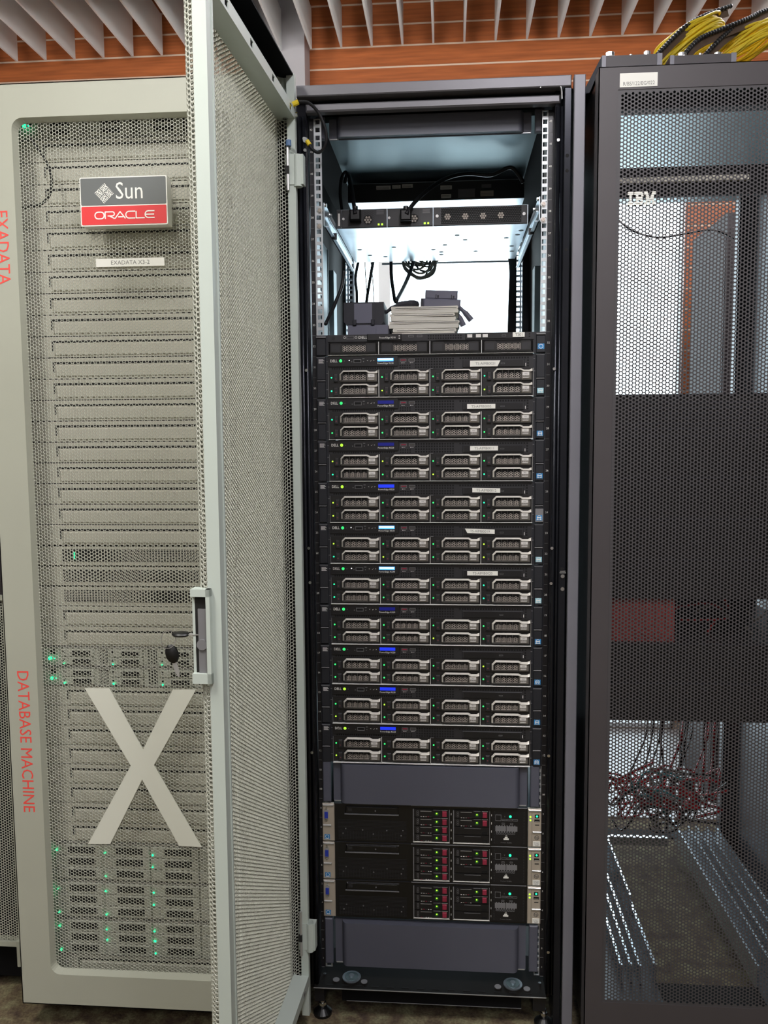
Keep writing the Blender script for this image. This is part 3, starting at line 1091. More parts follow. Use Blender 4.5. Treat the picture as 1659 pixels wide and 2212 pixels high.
# meshes shared by all 2U servers
def make_front2u():
    parts = {}
    b = MB()
    b.box(-BX, BX, -0.010, 0.62, 0.0006, H2, server_black)
    b.box(-BX, BX, -0.0170, -0.010, 0.0004, 0.0017, rim_glint_white, 0.0005)        # lower rim, its reflected glint painted in as white
    for k in (1, 2, 3):
        X = -BX + k * 2 * BX / 4
        b.box(X - 0.0005, X + 0.0005, -0.0172, -0.010, 0.002, 0.0585, rim_glint_white)
    b.box(-BX, -BX + 0.0006, -0.0140, -0.010, 0.002, 0.0585, grid_grey)
    b.box(BX - 0.0008, BX, -0.0140, -0.010, 0.002, 0.0585, edge_steel)
    parts['chassis'] = b
    b = MB()
    yf = -0.0135
    b.box(-BX, -0.0675, yf, -0.010, 0.0665, H2, server_black)
    b.text('DELL', 0.0080, -BX + 0.0045, yf - 0.0002, 0.0757, white_print, 0.88)
    b.box(-BX + 0.003, -BX + 0.144, yf - 0.0004, yf, 0.0668, 0.0673, server_panel)
    b.outline(-0.1610, -0.1450, 0.0738, 0.0812, 0.0008, yf, grid_grey, 0.0014)
    b.box(-0.1590, -0.1470, yf - 0.0006, yf, 0.0755, 0.0795, hole_black)
    b.dot(-0.1650, yf, 0.0762, 0.0010, grid_grey)
    b.dot(-BX + 0.0350, yf, 0.0780, 0.0007, grid_grey)
    b.box(-0.1425, -0.1380, yf - 0.0003, yf, 0.0812, 0.0828, grid_grey)
    b.dot(-0.1400, yf, 0.0762, 0.0010, grid_grey)
    b.text('<', 0.005, -0.1330, yf - 0.0002, 0.0765, drive_label)
    b.add([(-0.1262, yf - 0.0002, 0.0778), (-0.1250, yf - 0.0002, 0.0764), (-0.1218, yf - 0.0002, 0.0796), (-0.1250, yf - 0.0002, 0.0774)], [(0, 1, 2, 3)], drive_label)
    b.text('>', 0.005, -0.1195, yf - 0.0002, 0.0765, drive_label)
    parts['control_panel'] = b
    b = MB()
    squares(b, -BX + 0.0075, -0.072, 0.0605, 1, 0.0048, hole_black, -0.0100)
    b.box(-BX, -0.066, -0.0102, -0.010, 0.0592, 0.0664, server_panel)
    squares(b, -BX + 0.0075, -0.072, 0.0612, 1, 0.0048, hole_black, -0.0102)
    b.box(-0.066, BX, -0.0104, -0.010, 0.0592, H2 - 0.002, server_panel)
    yv = -0.0104
    squares(b, -0.0315, 0.058, 0.0615, 4, 0.0056, hole_black, yv)
    squares(b, 0.062, 0.205, 0.0785, 1, 0.0056, hole_black, yv)
    squares(b, -0.064, -0.036, 0.0608, 2, 0.0050, hole_black, yv)
    squares(b, 0.2025, 0.2085, 0.0615, 4, 0.0056, hole_black, yv)
    b.box(-0.0045, 0.0105, yv - 0.0012, yv, 0.0586, 0.0612, server_black)
    b.box(-0.001, 0.0070, yv - 0.0016, yv - 0.0012, 0.0594, 0.0603, grid_grey)
    b.box(-0.066, BX, -0.0150, -0.010, H2 - 0.0012, H2 - 0.0006, server_panel)
    parts['vent_panel'] = b
    b = MB()
    for X in (-0.0628, -0.0448):
        b.outline(X, X + 0.0130, 0.0752, 0.0812, 0.0008, -0.0104, grid_grey, 0.0010)
        b.box(X + 0.0015, X + 0.0115, -0.0110, -0.0104, 0.0775, 0.0795, latch_red if X < -0.05 else handle_side)
        b.box(X + 0.003, X + 0.0100, -0.0107, -0.0104, 0.0724, 0.0730, drive_label)
        b.dot(X + 0.0035, -0.0105, 0.0727, 0.0009, drive_label, 8, 0.0003)
    parts['usb_ports'] = b
    b = MB()
    b.box(0.0690, 0.1975, -0.0128, -0.0104, 0.0615, 0.0765, server_panel, 0.0008)
    b.box(0.0720, 0.1940, -0.0132, -0.0127, 0.0625, 0.0752, server_black)
    b.outline(0.1480, 0.1560, 0.0675, 0.0700, 0.0004, -0.0132, grid_grey, 0.0003)
    b.box(0.1990, 0.2002, -0.0112, -0.0104, 0.0630, 0.0690, drive_label)
    parts['optical_drive'] = b
    for sx in (-1, 1):
        b = MB()
        x0, x1 = (-0.2413, -BX) if sx < 0 else (BX, 0.2413)
        b.box(x0, x1, -0.0105, -0.003, 0.0006, H2, ear_black)
        p0, p1 = (-0.2400, -0.2205) if sx < 0 else (0.2205, 0.2395)
        b.box(p0, p1, -0.0150, -0.0105, 0.0385, H2 - 0.001, ear_black, 0.0015)
        b.box(p0 + 0.001, p1 - 0.001, -0.0140, -0.0105, 0.0010, 0.0350, ear_black, 0.0012)
        b.box(p0 + 0.0010, p1 - 0.0015, -0.0158, -0.0105, 0.0358, 0.0378, grid_grey, 0.0006)
        b.box(p0, p1 - 0.001, -0.0153, -0.0150, H2 - 0.0030, H2 - 0.0022, grid_grey)
        if sx < 0:
            for k, ww in enumerate((0.010, 0.012, 0.009, 0.011)):
                b.box(p0 + 0.0045, p0 + 0.0045 + ww, -0.0153, -0.0150, 0.0805 - k * 0.0022, 0.0815 - k * 0.0022, drive_label)
        for zz in (0.077, 0.052, 0.018):
            e = -0.2200 if sx < 0 else 0.2155
            b.box(e, e + 0.0035, -0.0112, -0.0105, zz, zz + 0.0009, grid_grey)
        parts['ear' + str(sx)] = b
    return {k: v for k, v in parts.items()}


PARTS2U = make_front2u()
_mesh2u = {}


def add_shared(key, name, mb, parent):
    if key not in _mesh2u:
        o = mb.build(name, parent)
        _mesh2u[key] = o.data
    else:
        o = bpy.data.objects.new(name, _mesh2u[key])
        COL.objects.link(o)
        o.parent = parent
    return o


SRV = [  # bottom unit, asset tag (text, x0, x1, zcentre, tilt), model, lcd, leds rows, power led, sticker
    (30, ('TS-AIMB0021', 0.084, 0.147, 0.0688, 0.0, True), 'PowerEdge R530', lcd_bright, 'tggt', 'tlgl', 'green', 'pale'),
    (28, ('TS-AIMB0005', 0.078, 0.137, 0.0690, 0.0, False), 'PowerEdge R520', lcd_dark, 'tggg', 'gggg', 'green', 'blue'),
    (26, ('TS-AIMB0011', 0.0845, 0.143, 0.0700, 0.0, False), 'PowerEdge R520', lcd_dark, 'llgg', 'tglt', 'lime', 'blue'),
    (24, ('TS-AIMB0012', 0.0895, 0.148, 0.0700, -0.02, False), 'PowerEdge R520', lcd_mid, 'lggt', 'lggg', 'lime', 'plate'),
    (22, ('TS-AIMB0019', 0.0740, 0.137, 0.0715, -0.03, True), 'PowerEdge R530', lcd_bright, 'lggl', 'tlgl', 'green', 'pale'),
    (20, ('TS-AIMB0020', 0.0790, 0.144, 0.0700, 0.0, True), 'PowerEdge R530', lcd_bright, 'tggt', 'tggt', 'green', 'pale'),
    (18, None, 'PowerEdge R520', lcd_dark, 'gggg', 'gglg', 'green', 'blue'),
    (16, None, 'PowerEdge R520', lcd_mid, 'gggl', 'gggg', 'green', 'blue'),
    (14, None, 'PowerEdge R520', lcd_mid, 'glgg', 'lggg', 'lime', 'blue'),
    (12, None, 'PowerEdge R520', lcd_mid, 'gggg', 'lggg', 'lime', 'blue'),
]
notag = ['black server with eight silver drive trays directly below the one tagged TS-AIMB0020, no paper tag',
         'black untagged server with eight drives, two below the one tagged TS-AIMB0020',
         'black untagged server with eight drives, second above the grey blank cover',
         'black untagged server with eight drives, lying directly on the wide grey blank cover']
for idx, (u, tg, model, lcd, l1, l2, pw, st) in enumerate(SRV):
    root = empty('rack_server', (0, 0, (u - 1) * U))
    lab = ('black server with eight silver drive trays and the paper tag %s' % tg[0]) if tg else notag[idx - 6]
    tag(root, lab, 'server', 'two-unit servers with eight drives stacked in the centre rack')
    for k, name in (('chassis', 'chassis'), ('control_panel', 'control_panel'), ('vent_panel', 'vent_panel'), ('usb_ports', 'usb_port'), ('optical_drive', 'optical_drive'), ('ear-1', 'rack_ear'), ('ear1', 'rack_ear')):
        add_shared(k, name, PARTS2U[k], root)
    b = MB()
    yf = -0.0135
    b.box(-0.1105, -0.0765, yf - 0.0008, yf, 0.0762, 0.0830, lcd)
    if lcd is not lcd_dark:
        b.box(-0.1095, -0.0780, yf - 0.0010, yf - 0.0008, 0.0790, 0.0822, led_white if lcd is lcd_bright else lcd)
    b.text(model, 0.0050, -0.0938, yf - 0.0002, 0.0706, white_print, align='c')
    b.build('display', root)
    b = MB()
    m = led_green if pw == 'green' else led_lime
    b.ring(-BX + 0.0270, yf, 0.0783, 0.0030, 0.0012, m, 16, 0.0008)
    b.dot(-BX + 0.0270, yf, 0.0783, 0.0011, m)
    if lcd is lcd_bright:
        b.dot(-BX + 0.0452, yf, 0.0790, 0.0012, led_white)
    b.build('power_button', root)
    if tg:
        t, x0, x1, zc, tl, slant = tg
        b = MB()
        hh = 0.0048 if idx != 0 else 0.0062
        dz = (x1 - x0) * math.tan(tl) / 2
        s = 0.006 if slant and idx == 0 else 0
        s2 = 0.005 if idx == 4 else 0
        b.prism([(x0 + s2, zc - hh - dz), (x1 - s, zc - hh + dz), (x1, zc + hh + dz), (x0, zc + hh - dz)], -0.0142, -0.0134, paper_white)
        b.text(t, 0.0075, (x0 + x1) / 2, -0.0144, zc - 0.0026, ink_grey, align='c', tilt=tl)
        b.build('asset_tag', root)
    b = MB()
    if st == 'plate':
        b.box(0.2220, 0.2385, -0.0146, -0.0140, 0.0030, 0.0310, grid_grey)
    c = sticker_pale if st == 'pale' else sticker_blue
    b.box(0.2235, 0.2365, -0.0150, -0.0142, 0.0060, 0.0170, c)
    b.ring(0.2300, -0.0150, 0.0120, 0.0046, 0.0008, white_print, 14, 0.0003)
    b.box(0.2262, 0.2338, -0.0153, -0.0150, 0.0110, 0.0128, white_print)
    b.box(0.2250, 0.2350, -0.0153, -0.0150, 0.0072, 0.0082, white_print)
    b.build('processor_sticker', root)
    for k in range(4):
        X = -BX + k * 2 * BX / 4 + 0.0018
        place_drive(root, X, 0.0318, -0.0105, l1[k])
        place_drive(root, X, 0.0035, -0.0105, l2[k])

# the 1U server on top
root = empty('rack_server', (0, 0, 31 * U))
tag(root, 'thin one-unit black server tagged TS01 on top of the server stack', 'server')
H1 = U - 0.0008
b = MB()
b.box(-BX, BX, -0.010, 0.60, 0.0006, H1, server_black)
b.box(-BX, BX, -0.0170, -0.010, 0.0004, 0.0014, rim_glint_white, 0.0005)  # rim whitened for the same painted glint
for k in (1, 2, 3):
    X = -BX + k * 2 * BX / 4
    b.box(X - 0.0005, X + 0.0005, -0.0172, -0.010, 0.002, 0.028, rim_glint_white)
b.build('chassis', root)
b = MB()
yf = -0.0125
b.box(-BX, BX, yf, -0.010, 0.0290, H1, server_panel)
b.dot(-BX + 0.012, yf, 0.0365, 0.0042, server_black, 16)
b.outline(-BX + 0.040, -BX + 0.056, 0.0345, 0.0410, 0.0008, yf, grid_grey, 0.0012)
b.ring(-BX + 0.036, yf, 0.038, 0.0026, 0.0007, drive_label)
b.ring(-BX + 0.060, yf, 0.038, 0.0026, 0.0007, drive_label)
b.text('DELL', 0.0075, -BX + 0.0650, yf - 0.0003, 0.0352, white_print, 1.15)
b.build('control_panel', root)
b = MB()
b.box(-0.1320, -0.0590, yf - 0.003, yf, 0.0305, H1 + 0.0004, server_black, 0.001)
b.text('PowerEdge R310', 0.0050, -0.0890, yf - 0.0033, 0.0345, white_print, align='c')
b.dot(-0.0640, yf - 0.003, 0.0395, 0.0013, drive_label)
b.dot(-0.0640, yf - 0.003, 0.0345, 0.0013, drive_label)
b.build('display_bezel', root)
b = MB()
for X in (-0.045, -0.027):
    b.outline(X, X + 0.011, 0.0365, 0.0410, 0.0007, yf, grid_grey, 0.0010)
squares(b, -0.0045, 0.070, 0.0320, 2, 0.0052, hole_black, yf)
squares(b, 0.205, 0.214, 0.0330, 2, 0.0050, hole_black, yf)
b.box(0.012, 0.040, yf - 0.0008, yf, 0.0292, 0.0318, server_black)
b.build('vent_panel', root)
b = MB()
b.box(0.074, 0.192, yf - 0.0015, yf, 0.0305, 0.0425, server_black, 0.0008)
for X in (0.078, 0.096, 0.110):
    b.box(X, X + 0.0105, yf - 0.0022, yf - 0.0015, 0.0340, 0.0405, drive_label)
b.outline(0.150, 0.158, 0.0350, 0.0390, 0.0004, yf - 0.0015, grid_grey, 0.0003)
b.build('optical_drive', root)
b = MB()
b.box(0.1720, 0.1965, yf - 0.003, yf - 0.0014, 0.0335, 0.0430, paper_white)
b.text('TS01', 0.0078, 0.1843, yf - 0.0032, 0.0355, ink_dark, align='c')
b.build('asset_tag', root)
for k in range(4):
    X = -BX + k * 2 * BX / 4 + 0.0018
    b = MB()
    b.frus([(0.004, 0.0045), (0.100, 0.0045), (0.100, 0.0215), (0.098, 0.0235), (0.080, 0.0235), (0.078, 0.0215), (0.028, 0.0215), (0.026, 0.0235), (0.006, 0.0235), (0.004, 0.0215)], -0.008,
           [(0.0, 0.0), (0.1045, 0.0), (0.1045, 0.024), (0.1025, 0.0262), (0.080, 0.0262), (0.078, 0.0262), (0.028, 0.0262), (0.026, 0.0262), (0.002, 0.0262), (0.0, 0.024)], -0.001, carrier_black)
    b.box(0.006, 0.024, -0.0086, -0.008, 0.006, 0.020, server_panel)
    b.box(0.082, 0.098, -0.0086, -0.008, 0.006, 0.020, server_panel)
    for j in range(4):
        x0 = 0.0300 + j * 0.0123
        b.box(x0, x0 + 0.0112, -0.0082, -0.0080, 0.0060, 0.0200, hole_black)
        honeycomb(b, x0, x0 + 0.0112, 0.0062, 0.0200, -0.0086, honey_grey)
    d = b.build('drive', root)
    d.location = (X, -0.0105, 0.0018)
for sx in (-1, 1):
    b = MB()
    x0, x1 = (-0.2413, -BX) if sx < 0 else (BX, 0.2413)
    b.box(x0, x1, -0.0105, -0.003, 0.0006, H1, ear_black)
    p0, p1 = (-0.2400, -0.2195) if sx < 0 else (0.2205, 0.2395)
    b.box(p0, p1, -0.0150, -0.0105, 0.0010, H1 - 0.007, ear_black, 0.0012)
    b.box(p0, p1, -0.0175, -0.0105, H1 - 0.0065, H1 - 0.003, grid_grey, 0.0008)
    if sx > 0:
        b.box(0.2235, 0.2370, -0.0156, -0.0150, 0.0080, 0.0190, sticker_blue)
        b.ring(0.2300, -0.0156, 0.0135, 0.0046, 0.0008, white_print, 14, 0.0003)
    b.build('rack_ear', root)


# dark blank covers with rounded ends
def blank(name, z0, z1, label, xl=-0.217, xr=0.211, ear=True, y=0.0):
    root = empty(name, (0, y, z0))
    h = z1 - z0
    b = MB()
    b.box(xl, xr, -0.004, 0.0, 0.0, h, blank_dark)
    n = 8
    prof_ = [(xl + 0.016, -0.004)] + [(xl + 0.017 + 0.012 * (1 - math.cos(t)), -0.004 - 0.016 * math.sin(t)) for t in [PI / 2 * i / n for i in range(1, n + 1)]]
    prof_ += [(xr - (x - xl), y) for x, y in reversed(prof_)]
    vs, fs = [], []
    for x, y in prof_:
        vs += [(x, y, 0.001), (x, y, h - 0.001)]
    k = len(prof_)
    for i in range(k - 1):
        fs.append((2 * i, 2 * i + 2, 2 * i + 3, 2 * i + 1))
    fs.append(tuple(2 * i for i in range(k))[::-1])
    fs.append(tuple(2 * i + 1 for i in range(k)))
    b.add(vs, fs, blank_dark)
    b.box(xl + 0.002, xl + 0.02, -0.006, -0.004, 0.0, 0.0016, edge_steel)
    b.box(xr - 0.02, xr - 0.002, -0.006, -0.004, 0.0, 0.0016, edge_steel)
    b.build('cover', root)
    if ear:
        for x0, x1 in ((-0.2400, -0.2222), (0.2180, 0.2370)):
            MB().box(x0, x1, -0.012, -0.0005, 0.0, h + 0.004, blank_dark, 0.002).build('end_clip', root)
    return tag(root, label, 'blank panel')


blank('blank_panel', 0.3965, 0.4865, 'wide dark grey blank cover between the eight-drive servers and the silver-eared servers')
blank('blank_panel', 0.0150, 0.1190, 'wide dark grey blank cover at the bottom of the centre rack')
blank('blank_panel', 1.8335, 1.8760, 'dark grey blank cover at the top of the centre rack', -0.213, 0.211, y=0.035)


# three servers with warm silver ears
def make_silver_server():
    root = empty('rack_server')
    h = 2 * U - 0.0006
    b = MB()
    b.box(-0.216, 0.212, -0.010, 0.60, 0.0, h, hp_black)
    b.box(-0.216, -0.046, -0.0125, -0.010, h - 0.0010, h, server_panel)
    b.box(-0.044, 0.130, -0.0125, -0.010, h - 0.0010, h, grid_grey)
    b.box(0.132, 0.211, -0.0125, -0.010, h - 0.0010, h, grid_grey)
    b.build('chassis', root)
    b = MB()
    for k in range(15):
        b.box(-0.207, -0.054, -0.0108, -0.010, 0.006 + k * 0.0031, 0.0066 + k * 0.0031, server_panel)
    for k in range(24):
        b.box(-0.205 + k * 0.0063, -0.2044 + k * 0.0063, -0.0109, -0.010, 0.005, 0.025, server_panel)
    for X, zz in ((-0.190, 0.030), (-0.152, 0.028), (-0.098, 0.028), (-0.062, 0.029), (-0.196, 0.019), (-0.128, 0.019), (-0.066, 0.017)):
        b.dot(X, -0.0109, zz, 0.0016, grid_grey, 8)
    b.build('vent_panel', root)
    b = MB()
    b.frus([(-0.189, 0.0675), (-0.074, 0.0675), (-0.076, 0.0800), (-0.187, 0.0800)], -0.0125, [(-0.192, 0.0655), (-0.070, 0.0655), (-0.070, 0.0825), (-0.190, 0.0825)], -0.010, hp_black)
    b.box(-0.192, -0.071, -0.0140, -0.010, 0.0640, 0.0654, grid_grey)
    b.box(-0.186, -0.074, -0.0128, -0.010, 0.0815, 0.0821, server_panel)
    b.box(-0.1845, -0.1755, -0.0130, -0.0125, 0.0715, 0.0785, server_panel)
    b.dot(-0.123, -0.0126, 0.0735, 0.0016, grid_grey, 8)
    b.build('optical_drive', root)
    for c in range(2):
        x0 = -0.0385 + c * 0.0885
        b = MB()
        b.box(x0 - 0.001, x0 + 0.080, -0.0140, -0.010, 0.0045, 0.0060, white_print)
        b.box(x0 - 0.001, x0 + 0.0012, -0.0140, -0.010, 0.0060, 0.0800, grid_grey)
        b.box(x0 + 0.0788, x0 + 0.080, -0.0140, -0.010, 0.0060, 0.0800, grid_grey)
        for k in range(4):
            b.box(x0 + 0.083, x0 + 0.0840, -0.0104, -0.010, 0.0120 + k * 0.0185, 0.0165 + k * 0.0185, white_print)
        b.build('drive_cage', root)
        for k in range(4):
            z0 = 0.0630 - k * 0.0187
            full = c == 0 or k < 2
            b = MB()
            b.box(x0 + 0.002, x0 + 0.0775, -0.0130, -0.010, z0, z0 + 0.0172, server_black)
            yy = -0.0130
            if full:
                b.box(x0 + 0.0155, x0 + 0.0400, yy - 0.0010, yy, z0 + 0.0130, z0 + 0.0138, edge_steel)
                b.box(x0 + 0.0440, x0 + 0.0600, yy - 0.0010, yy, z0 + 0.0160, z0 + 0.0168, grid_grey)
                b.box(x0 + 0.0620, x0 + 0.0755, yy - 0.0010, yy, z0 + 0.0160, z0 + 0.0168, edge_steel)
                for j in range(3):
                    b.ring(x0 + 0.0095, yy, z0 + 0.0040 + j * 0.0042, 0.0024, 0.0007, grid_grey, 8)
                for j in range(5):
                    b.box(x0 + 0.016 + j * 0.0052, x0 + 0.0192 + j * 0.0052, yy - 0.0006, yy, z0 + 0.0002, z0 + 0.0012, (drive_label, drive_label, hp_silver, latch_red, handle_side)[(j + k) % 5])
                dd = b.build('drive', root)
                MB().box(x0 + 0.0640, x0 + 0.0735, yy - 0.0030, yy, z0 + 0.0025, z0 + 0.0142, latch_red, 0.0006).build('latch', dd)
                g = MB()
                g.dot(x0 + 0.0515, yy, z0 + 0.0085, 0.0015, led_lime, 8)
                g.ring(x0 + 0.0515, yy, z0 + 0.0080, 0.0036, 0.0006, led_dim, 14)
                g.build('status_light', dd)
            else:
                b.box(x0 + 0.0240, x0 + 0.0600, yy - 0.0008, yy, z0 + 0.0140, z0 + 0.0146, grid_grey)
                b.box(x0 + 0.0080, x0 + 0.0200, yy - 0.0008, yy, z0 + 0.0160, z0 + 0.0166, server_panel)
                b.box(x0 + 0.0620, x0 + 0.0740, yy - 0.0008, yy, z0 + 0.0010, z0 + 0.0060, hole_black)
                b.build('drive_blank', root)
    b = MB()
    yy = -0.0110
    b.box(0.134, 0.209, yy, -0.010, 0.003, h - 0.003, server_black)
    for X in (0.139, 0.2035):
        for k in range(12):
            b.box(X, X + 0.0022, yy - 0.0003, yy, 0.006 + k * 0.0064, 0.0095 + k * 0.0064, server_panel)
    b.outline(0.1420, 0.1545, 0.0580, 0.0720, 0.0007, yy, grid_grey)
    for k in range(3):
        b.outline(0.1560 + k * 0.0118, 0.1670 + k * 0.0118, 0.0585, 0.0625, 0.0005, yy, grid_grey)
    for k in range(2):
        b.outline(0.1560 + k * 0.018, 0.1625 + k * 0.018, 0.0500, 0.0535, 0.0005, yy, grid_grey)
    b.box(0.1418, 0.1650, yy - 0.0005, yy, 0.0345, 0.0460, grid_grey)
    b.box(0.1662, 0.1900, yy - 0.0005, yy, 0.0345, 0.0460, grid_grey)
    for k in range(8):
        b.box(0.1440 + k * 0.0056, 0.1464 + k * 0.0056, yy - 0.0005, yy, 0.0322, 0.0345, grid_grey)
        b.box(0.1440 + k * 0.0056, 0.1464 + k * 0.0056, yy - 0.0005, yy, 0.0460, 0.0480, grid_grey)
        b.outline(0.1440 + k * 0.0052, 0.1484 + k * 0.0052, 0.0275, 0.0312, 0.0004, yy, grid_grey)
    b.box(0.1600, 0.1715, yy - 0.0005, yy, 0.0150, 0.0185, white_print)
    b.box(0.1625, 0.1690, yy - 0.0005, yy, 0.0190, 0.0215, white_print)
    b.ring(0.1660, yy, 0.0240, 0.0018, 0.0006, white_print, 10)
    b.text('ProLiant  DL380p', 0.0034, 0.1660, yy - 0.0003, 0.0075, grid_grey, align='c')
    b.dot(0.1745, yy, 0.0685, 0.0028, led_teal, 10, 0.001)
    b.text('z', 0.006, 0.1610, yy - 0.0003, 0.0670, grid_grey)
    b.build('status_panel', root)
    # left ear
    b = MB()
    b.box(-0.2420, -0.2150, -0.0130, -0.003, 0.0010, h - 0.0015, hp_silver, 0.0015)
    b.box(-0.2405, -0.2165, -0.0155, -0.013, h - 0.0060, h - 0.0022, edge_steel, 0.0008)
    b.box(-0.2405, -0.2220, -0.0155, -0.013, 0.0355, 0.0395, edge_steel, 0.0010)
    e = b.build('rack_ear', root)
    b = MB()
    b.prism([(-0.2360, 0.0530), (-0.2290, 0.0530), (-0.2275, 0.0550), (-0.2275, 0.0725), (-0.2290, 0.0745), (-0.2360, 0.0745), (-0.2375, 0.0725), (-0.2375, 0.0550)], -0.0165, -0.013, edge_steel)
    b.box(-0.2362, -0.2288, -0.0180, -0.0165, 0.0555, 0.0700, vga_blue)
    b.dot(-0.2325, -0.0130, 0.0498, 0.0022, steel, 8, 0.003)
    b.dot(-0.2325, -0.0130, 0.0778, 0.0022, steel, 8, 0.003)
    b.build('video_port', e)
    b = MB()
    b.box(-0.2375, -0.2255, -0.0136, -0.0130, 0.0050, 0.0165, sticker_blue)
    b.ring(-0.2315, -0.0136, 0.0115, 0.0042, 0.0008, white_print, 12, 0.0003)
    b.box(-0.2360, -0.2270, -0.0139, -0.0136, 0.0062, 0.0072, white_print)
    b.build('processor_sticker', e)
    # right ear
    b = MB()
    b.box(0.2130, 0.2420, -0.0130, -0.003, 0.0010, h - 0.0015, hp_silver, 0.0015)
    b.box(0.2140, 0.2415, -0.0155, -0.013, h - 0.0060, h - 0.0022, edge_steel, 0.0008)
    b.box(0.2225, 0.2420, -0.0160, -0.013, 0.0335, 0.0375, edge_steel, 0.0010)
    b.box(0.2210, 0.2214, -0.0134, -0.013, 0.001, h - 0.006, handle_side)
    b.box(0.2265, 0.2380, -0.0134, -0.0130, 0.0585, 0.0645, hole_black)
    b.box(0.2275, 0.2370, -0.0137, -0.0134, 0.0590, 0.0608, edge_steel)
    b.box(0.2280, 0.2370, -0.0134, -0.0130, 0.0505, 0.0530, handle_side)
    b.ring(0.2320, -0.0130, 0.0232, 0.0052, 0.0008, ink_dark, 18)
    b.text('hp', 0.0080, 0.2320, -0.0133, 0.0208, ink_dark, align='c')
    e = b.build('rack_ear', root)
    b = MB()
    b.box(0.2275, 0.2365, -0.0140, -0.0130, 0.0680, 0.0755, hole_black)
    b.dot(0.2320, -0.0140, 0.0720, 0.0022, led_teal, 10)
    b.dot(0.2180, -0.0130, 0.0700, 0.0020, led_lime, 10)
    b.dot(0.2180, -0.0130, 0.0625, 0.0020, led_lime, 10)
    b.build('power_button', e)
    b = MB()
    b.box(0.2240, 0.2395, -0.0138, -0.0130, 0.0035, 0.0145, paper_white)
    b.text('ProLiant', 0.0034, 0.2318, -0.0140, 0.0108, ink_grey, align='c')
    b.text('DL380p', 0.0034, 0.2318, -0.0140, 0.0078, ink_grey, align='c')
    b.text('Gen8', 0.0034, 0.2318, -0.0140, 0.0048, ink_grey, align='c')
    b.build('model_label', e)
    return root


s0 = make_silver_server()
for k, (zz, l) in enumerate(((0.3055, 'black server with warm silver ears and red drive latches, top one of its three'),
                             (0.2166, 'black silver-eared server with red drive latches, middle one of the three'),
                             (0.1277, 'black silver-eared server with red drive latches, resting on the bottom grey blank cover'))):
    o = s0 if k == 0 else copy_tree(s0)
    o.location = (0, 0, zz)
    tag(o, l, 'server', 'silver-eared servers in the centre rack')

# network switch hung in the upper part, seen from its power supply side
sw = empty('network_switch', (0, 0.19, 1.689))
tag(sw, 'metal network switch with two fan power supplies and four fans, above the open gap', 'switch')
b = MB()
b.box(-0.2195, 0.2205, 0.0, 0.375, 0.0, 0.043, galv)
for (X, Y) in ((-0.19, 0.22), (-0.17, 0.29), (-0.13, 0.31), (-0.10, 0.20), (0.0, 0.24), (0.02, 0.27), (0.02, 0.30), (0.03, 0.19), (0.06, 0.09), (0.08, 0.14), (0.11, 0.27), (0.18, 0.13), (0.20, 0.22), (0.21, 0.06), (0.205, 0.1), (0.205, 0.28)):
    b.cyl((X, Y, -0.0004), (0, 0, -1), 0.006, 0.0002, slot_dark, 12)
b.build('chassis', sw)
yf = -0.001
for k, x0 in enumerate((-0.208, -0.1015)):
    b = MB()
    b.box(x0, x0 + 0.1045, -0.003, 0.0, 0.001, 0.042, server_panel, 0.0008)
    y = -0.003
    b.dot(x0 + 0.004, y, 0.021, 0.003, edge_steel, 10, 0.002)
    honeycomb(b, x0 + 0.044, x0 + 0.078, 0.003, 0.040, y - 0.0004, server_black, 0.0045)
    b.dot(x0 + 0.061, y, 0.018, 0.0105, hole_black, 20)
    for t in range(6):
        a = t * PI / 3
        b.dot(x0 + 0.061 + 0.0062 * math.cos(a), y - 0.0006, 0.018 + 0.0062 * math.sin(a), 0.0026, fan_grey, 7)
    b.dot(x0 + 0.061, y - 0.0006, 0.018, 0.0026, fan_grey, 7)
    for j in range(4):
        b.box(x0 + 0.081, x0 + 0.098, y - 0.0003, y, 0.030 + j * 0.0025, 0.031 + j * 0.0025, grid_grey)
    p_ = b.build('power_supply', sw)
    g = MB()
    g.box(x0 + 0.084, x0 + 0.088, y - 0.0006, y, 0.005, 0.009, led_lime)
    g.box(x0 + 0.092, x0 + 0.096, y - 0.0006, y, 0.005, 0.009, led_lime)
    g.build('status_light', p_)
b = MB()
b.box(0.0045, 0.2185, -0.003, 0.0, 0.001, 0.042, server_panel, 0.0008)
y = -0.003
b.dot(0.013, y, 0.022, 0.0035, edge_steel, 10, 0.002)
b.dot(0.211, y, 0.022, 0.0035, edge_steel, 10, 0.002)
b.box(0.022, 0.205, y - 0.0003, y, 0.004, 0.039, hole_black)
for r in range(9):
    for c in range(46):
        X = 0.022 + c * 0.00398 + (0.002 if r % 2 else 0)
        zz = 0.0055 + r * 0.0039
        b.add([(X - 0.0019, y - 0.0009, zz), (X - 0.0013, y - 0.0009, zz + 0.0006), (X + 0.0007, y - 0.0009, zz + 0.0026), (X + 0.0001, y - 0.0009, zz + 0.0026)], [(0, 1, 2, 3)], grid_grey)
        b.add([(X + 0.0019, y - 0.0009, zz), (X + 0.0013, y - 0.0009, zz + 0.0006), (X - 0.0007, y - 0.0009, zz + 0.0026), (X - 0.0001, y - 0.0009, zz + 0.0026)], [(0, 3, 2, 1)], grid_grey)
for k in range(4):
    for t in range(7):
        a = t * PI / 3
        rr = 0.0052 if t < 6 else 0
        b.dot(0.037 + k * 0.0405 + rr * math.cos(a), y - 0.0004, 0.020 + rr * math.sin(a), 0.0023, fan_grey, 7)
b.build('fan_tray', sw)
b = MB()
b.box(-0.2195, -0.2085, -0.003, 0.0, 0.001, 0.042, server_panel)
b.box(-0.2165, -0.2120, -0.0036, -0.003, 0.006, 0.034, drive_label)
b.build('edge_strip', sw)
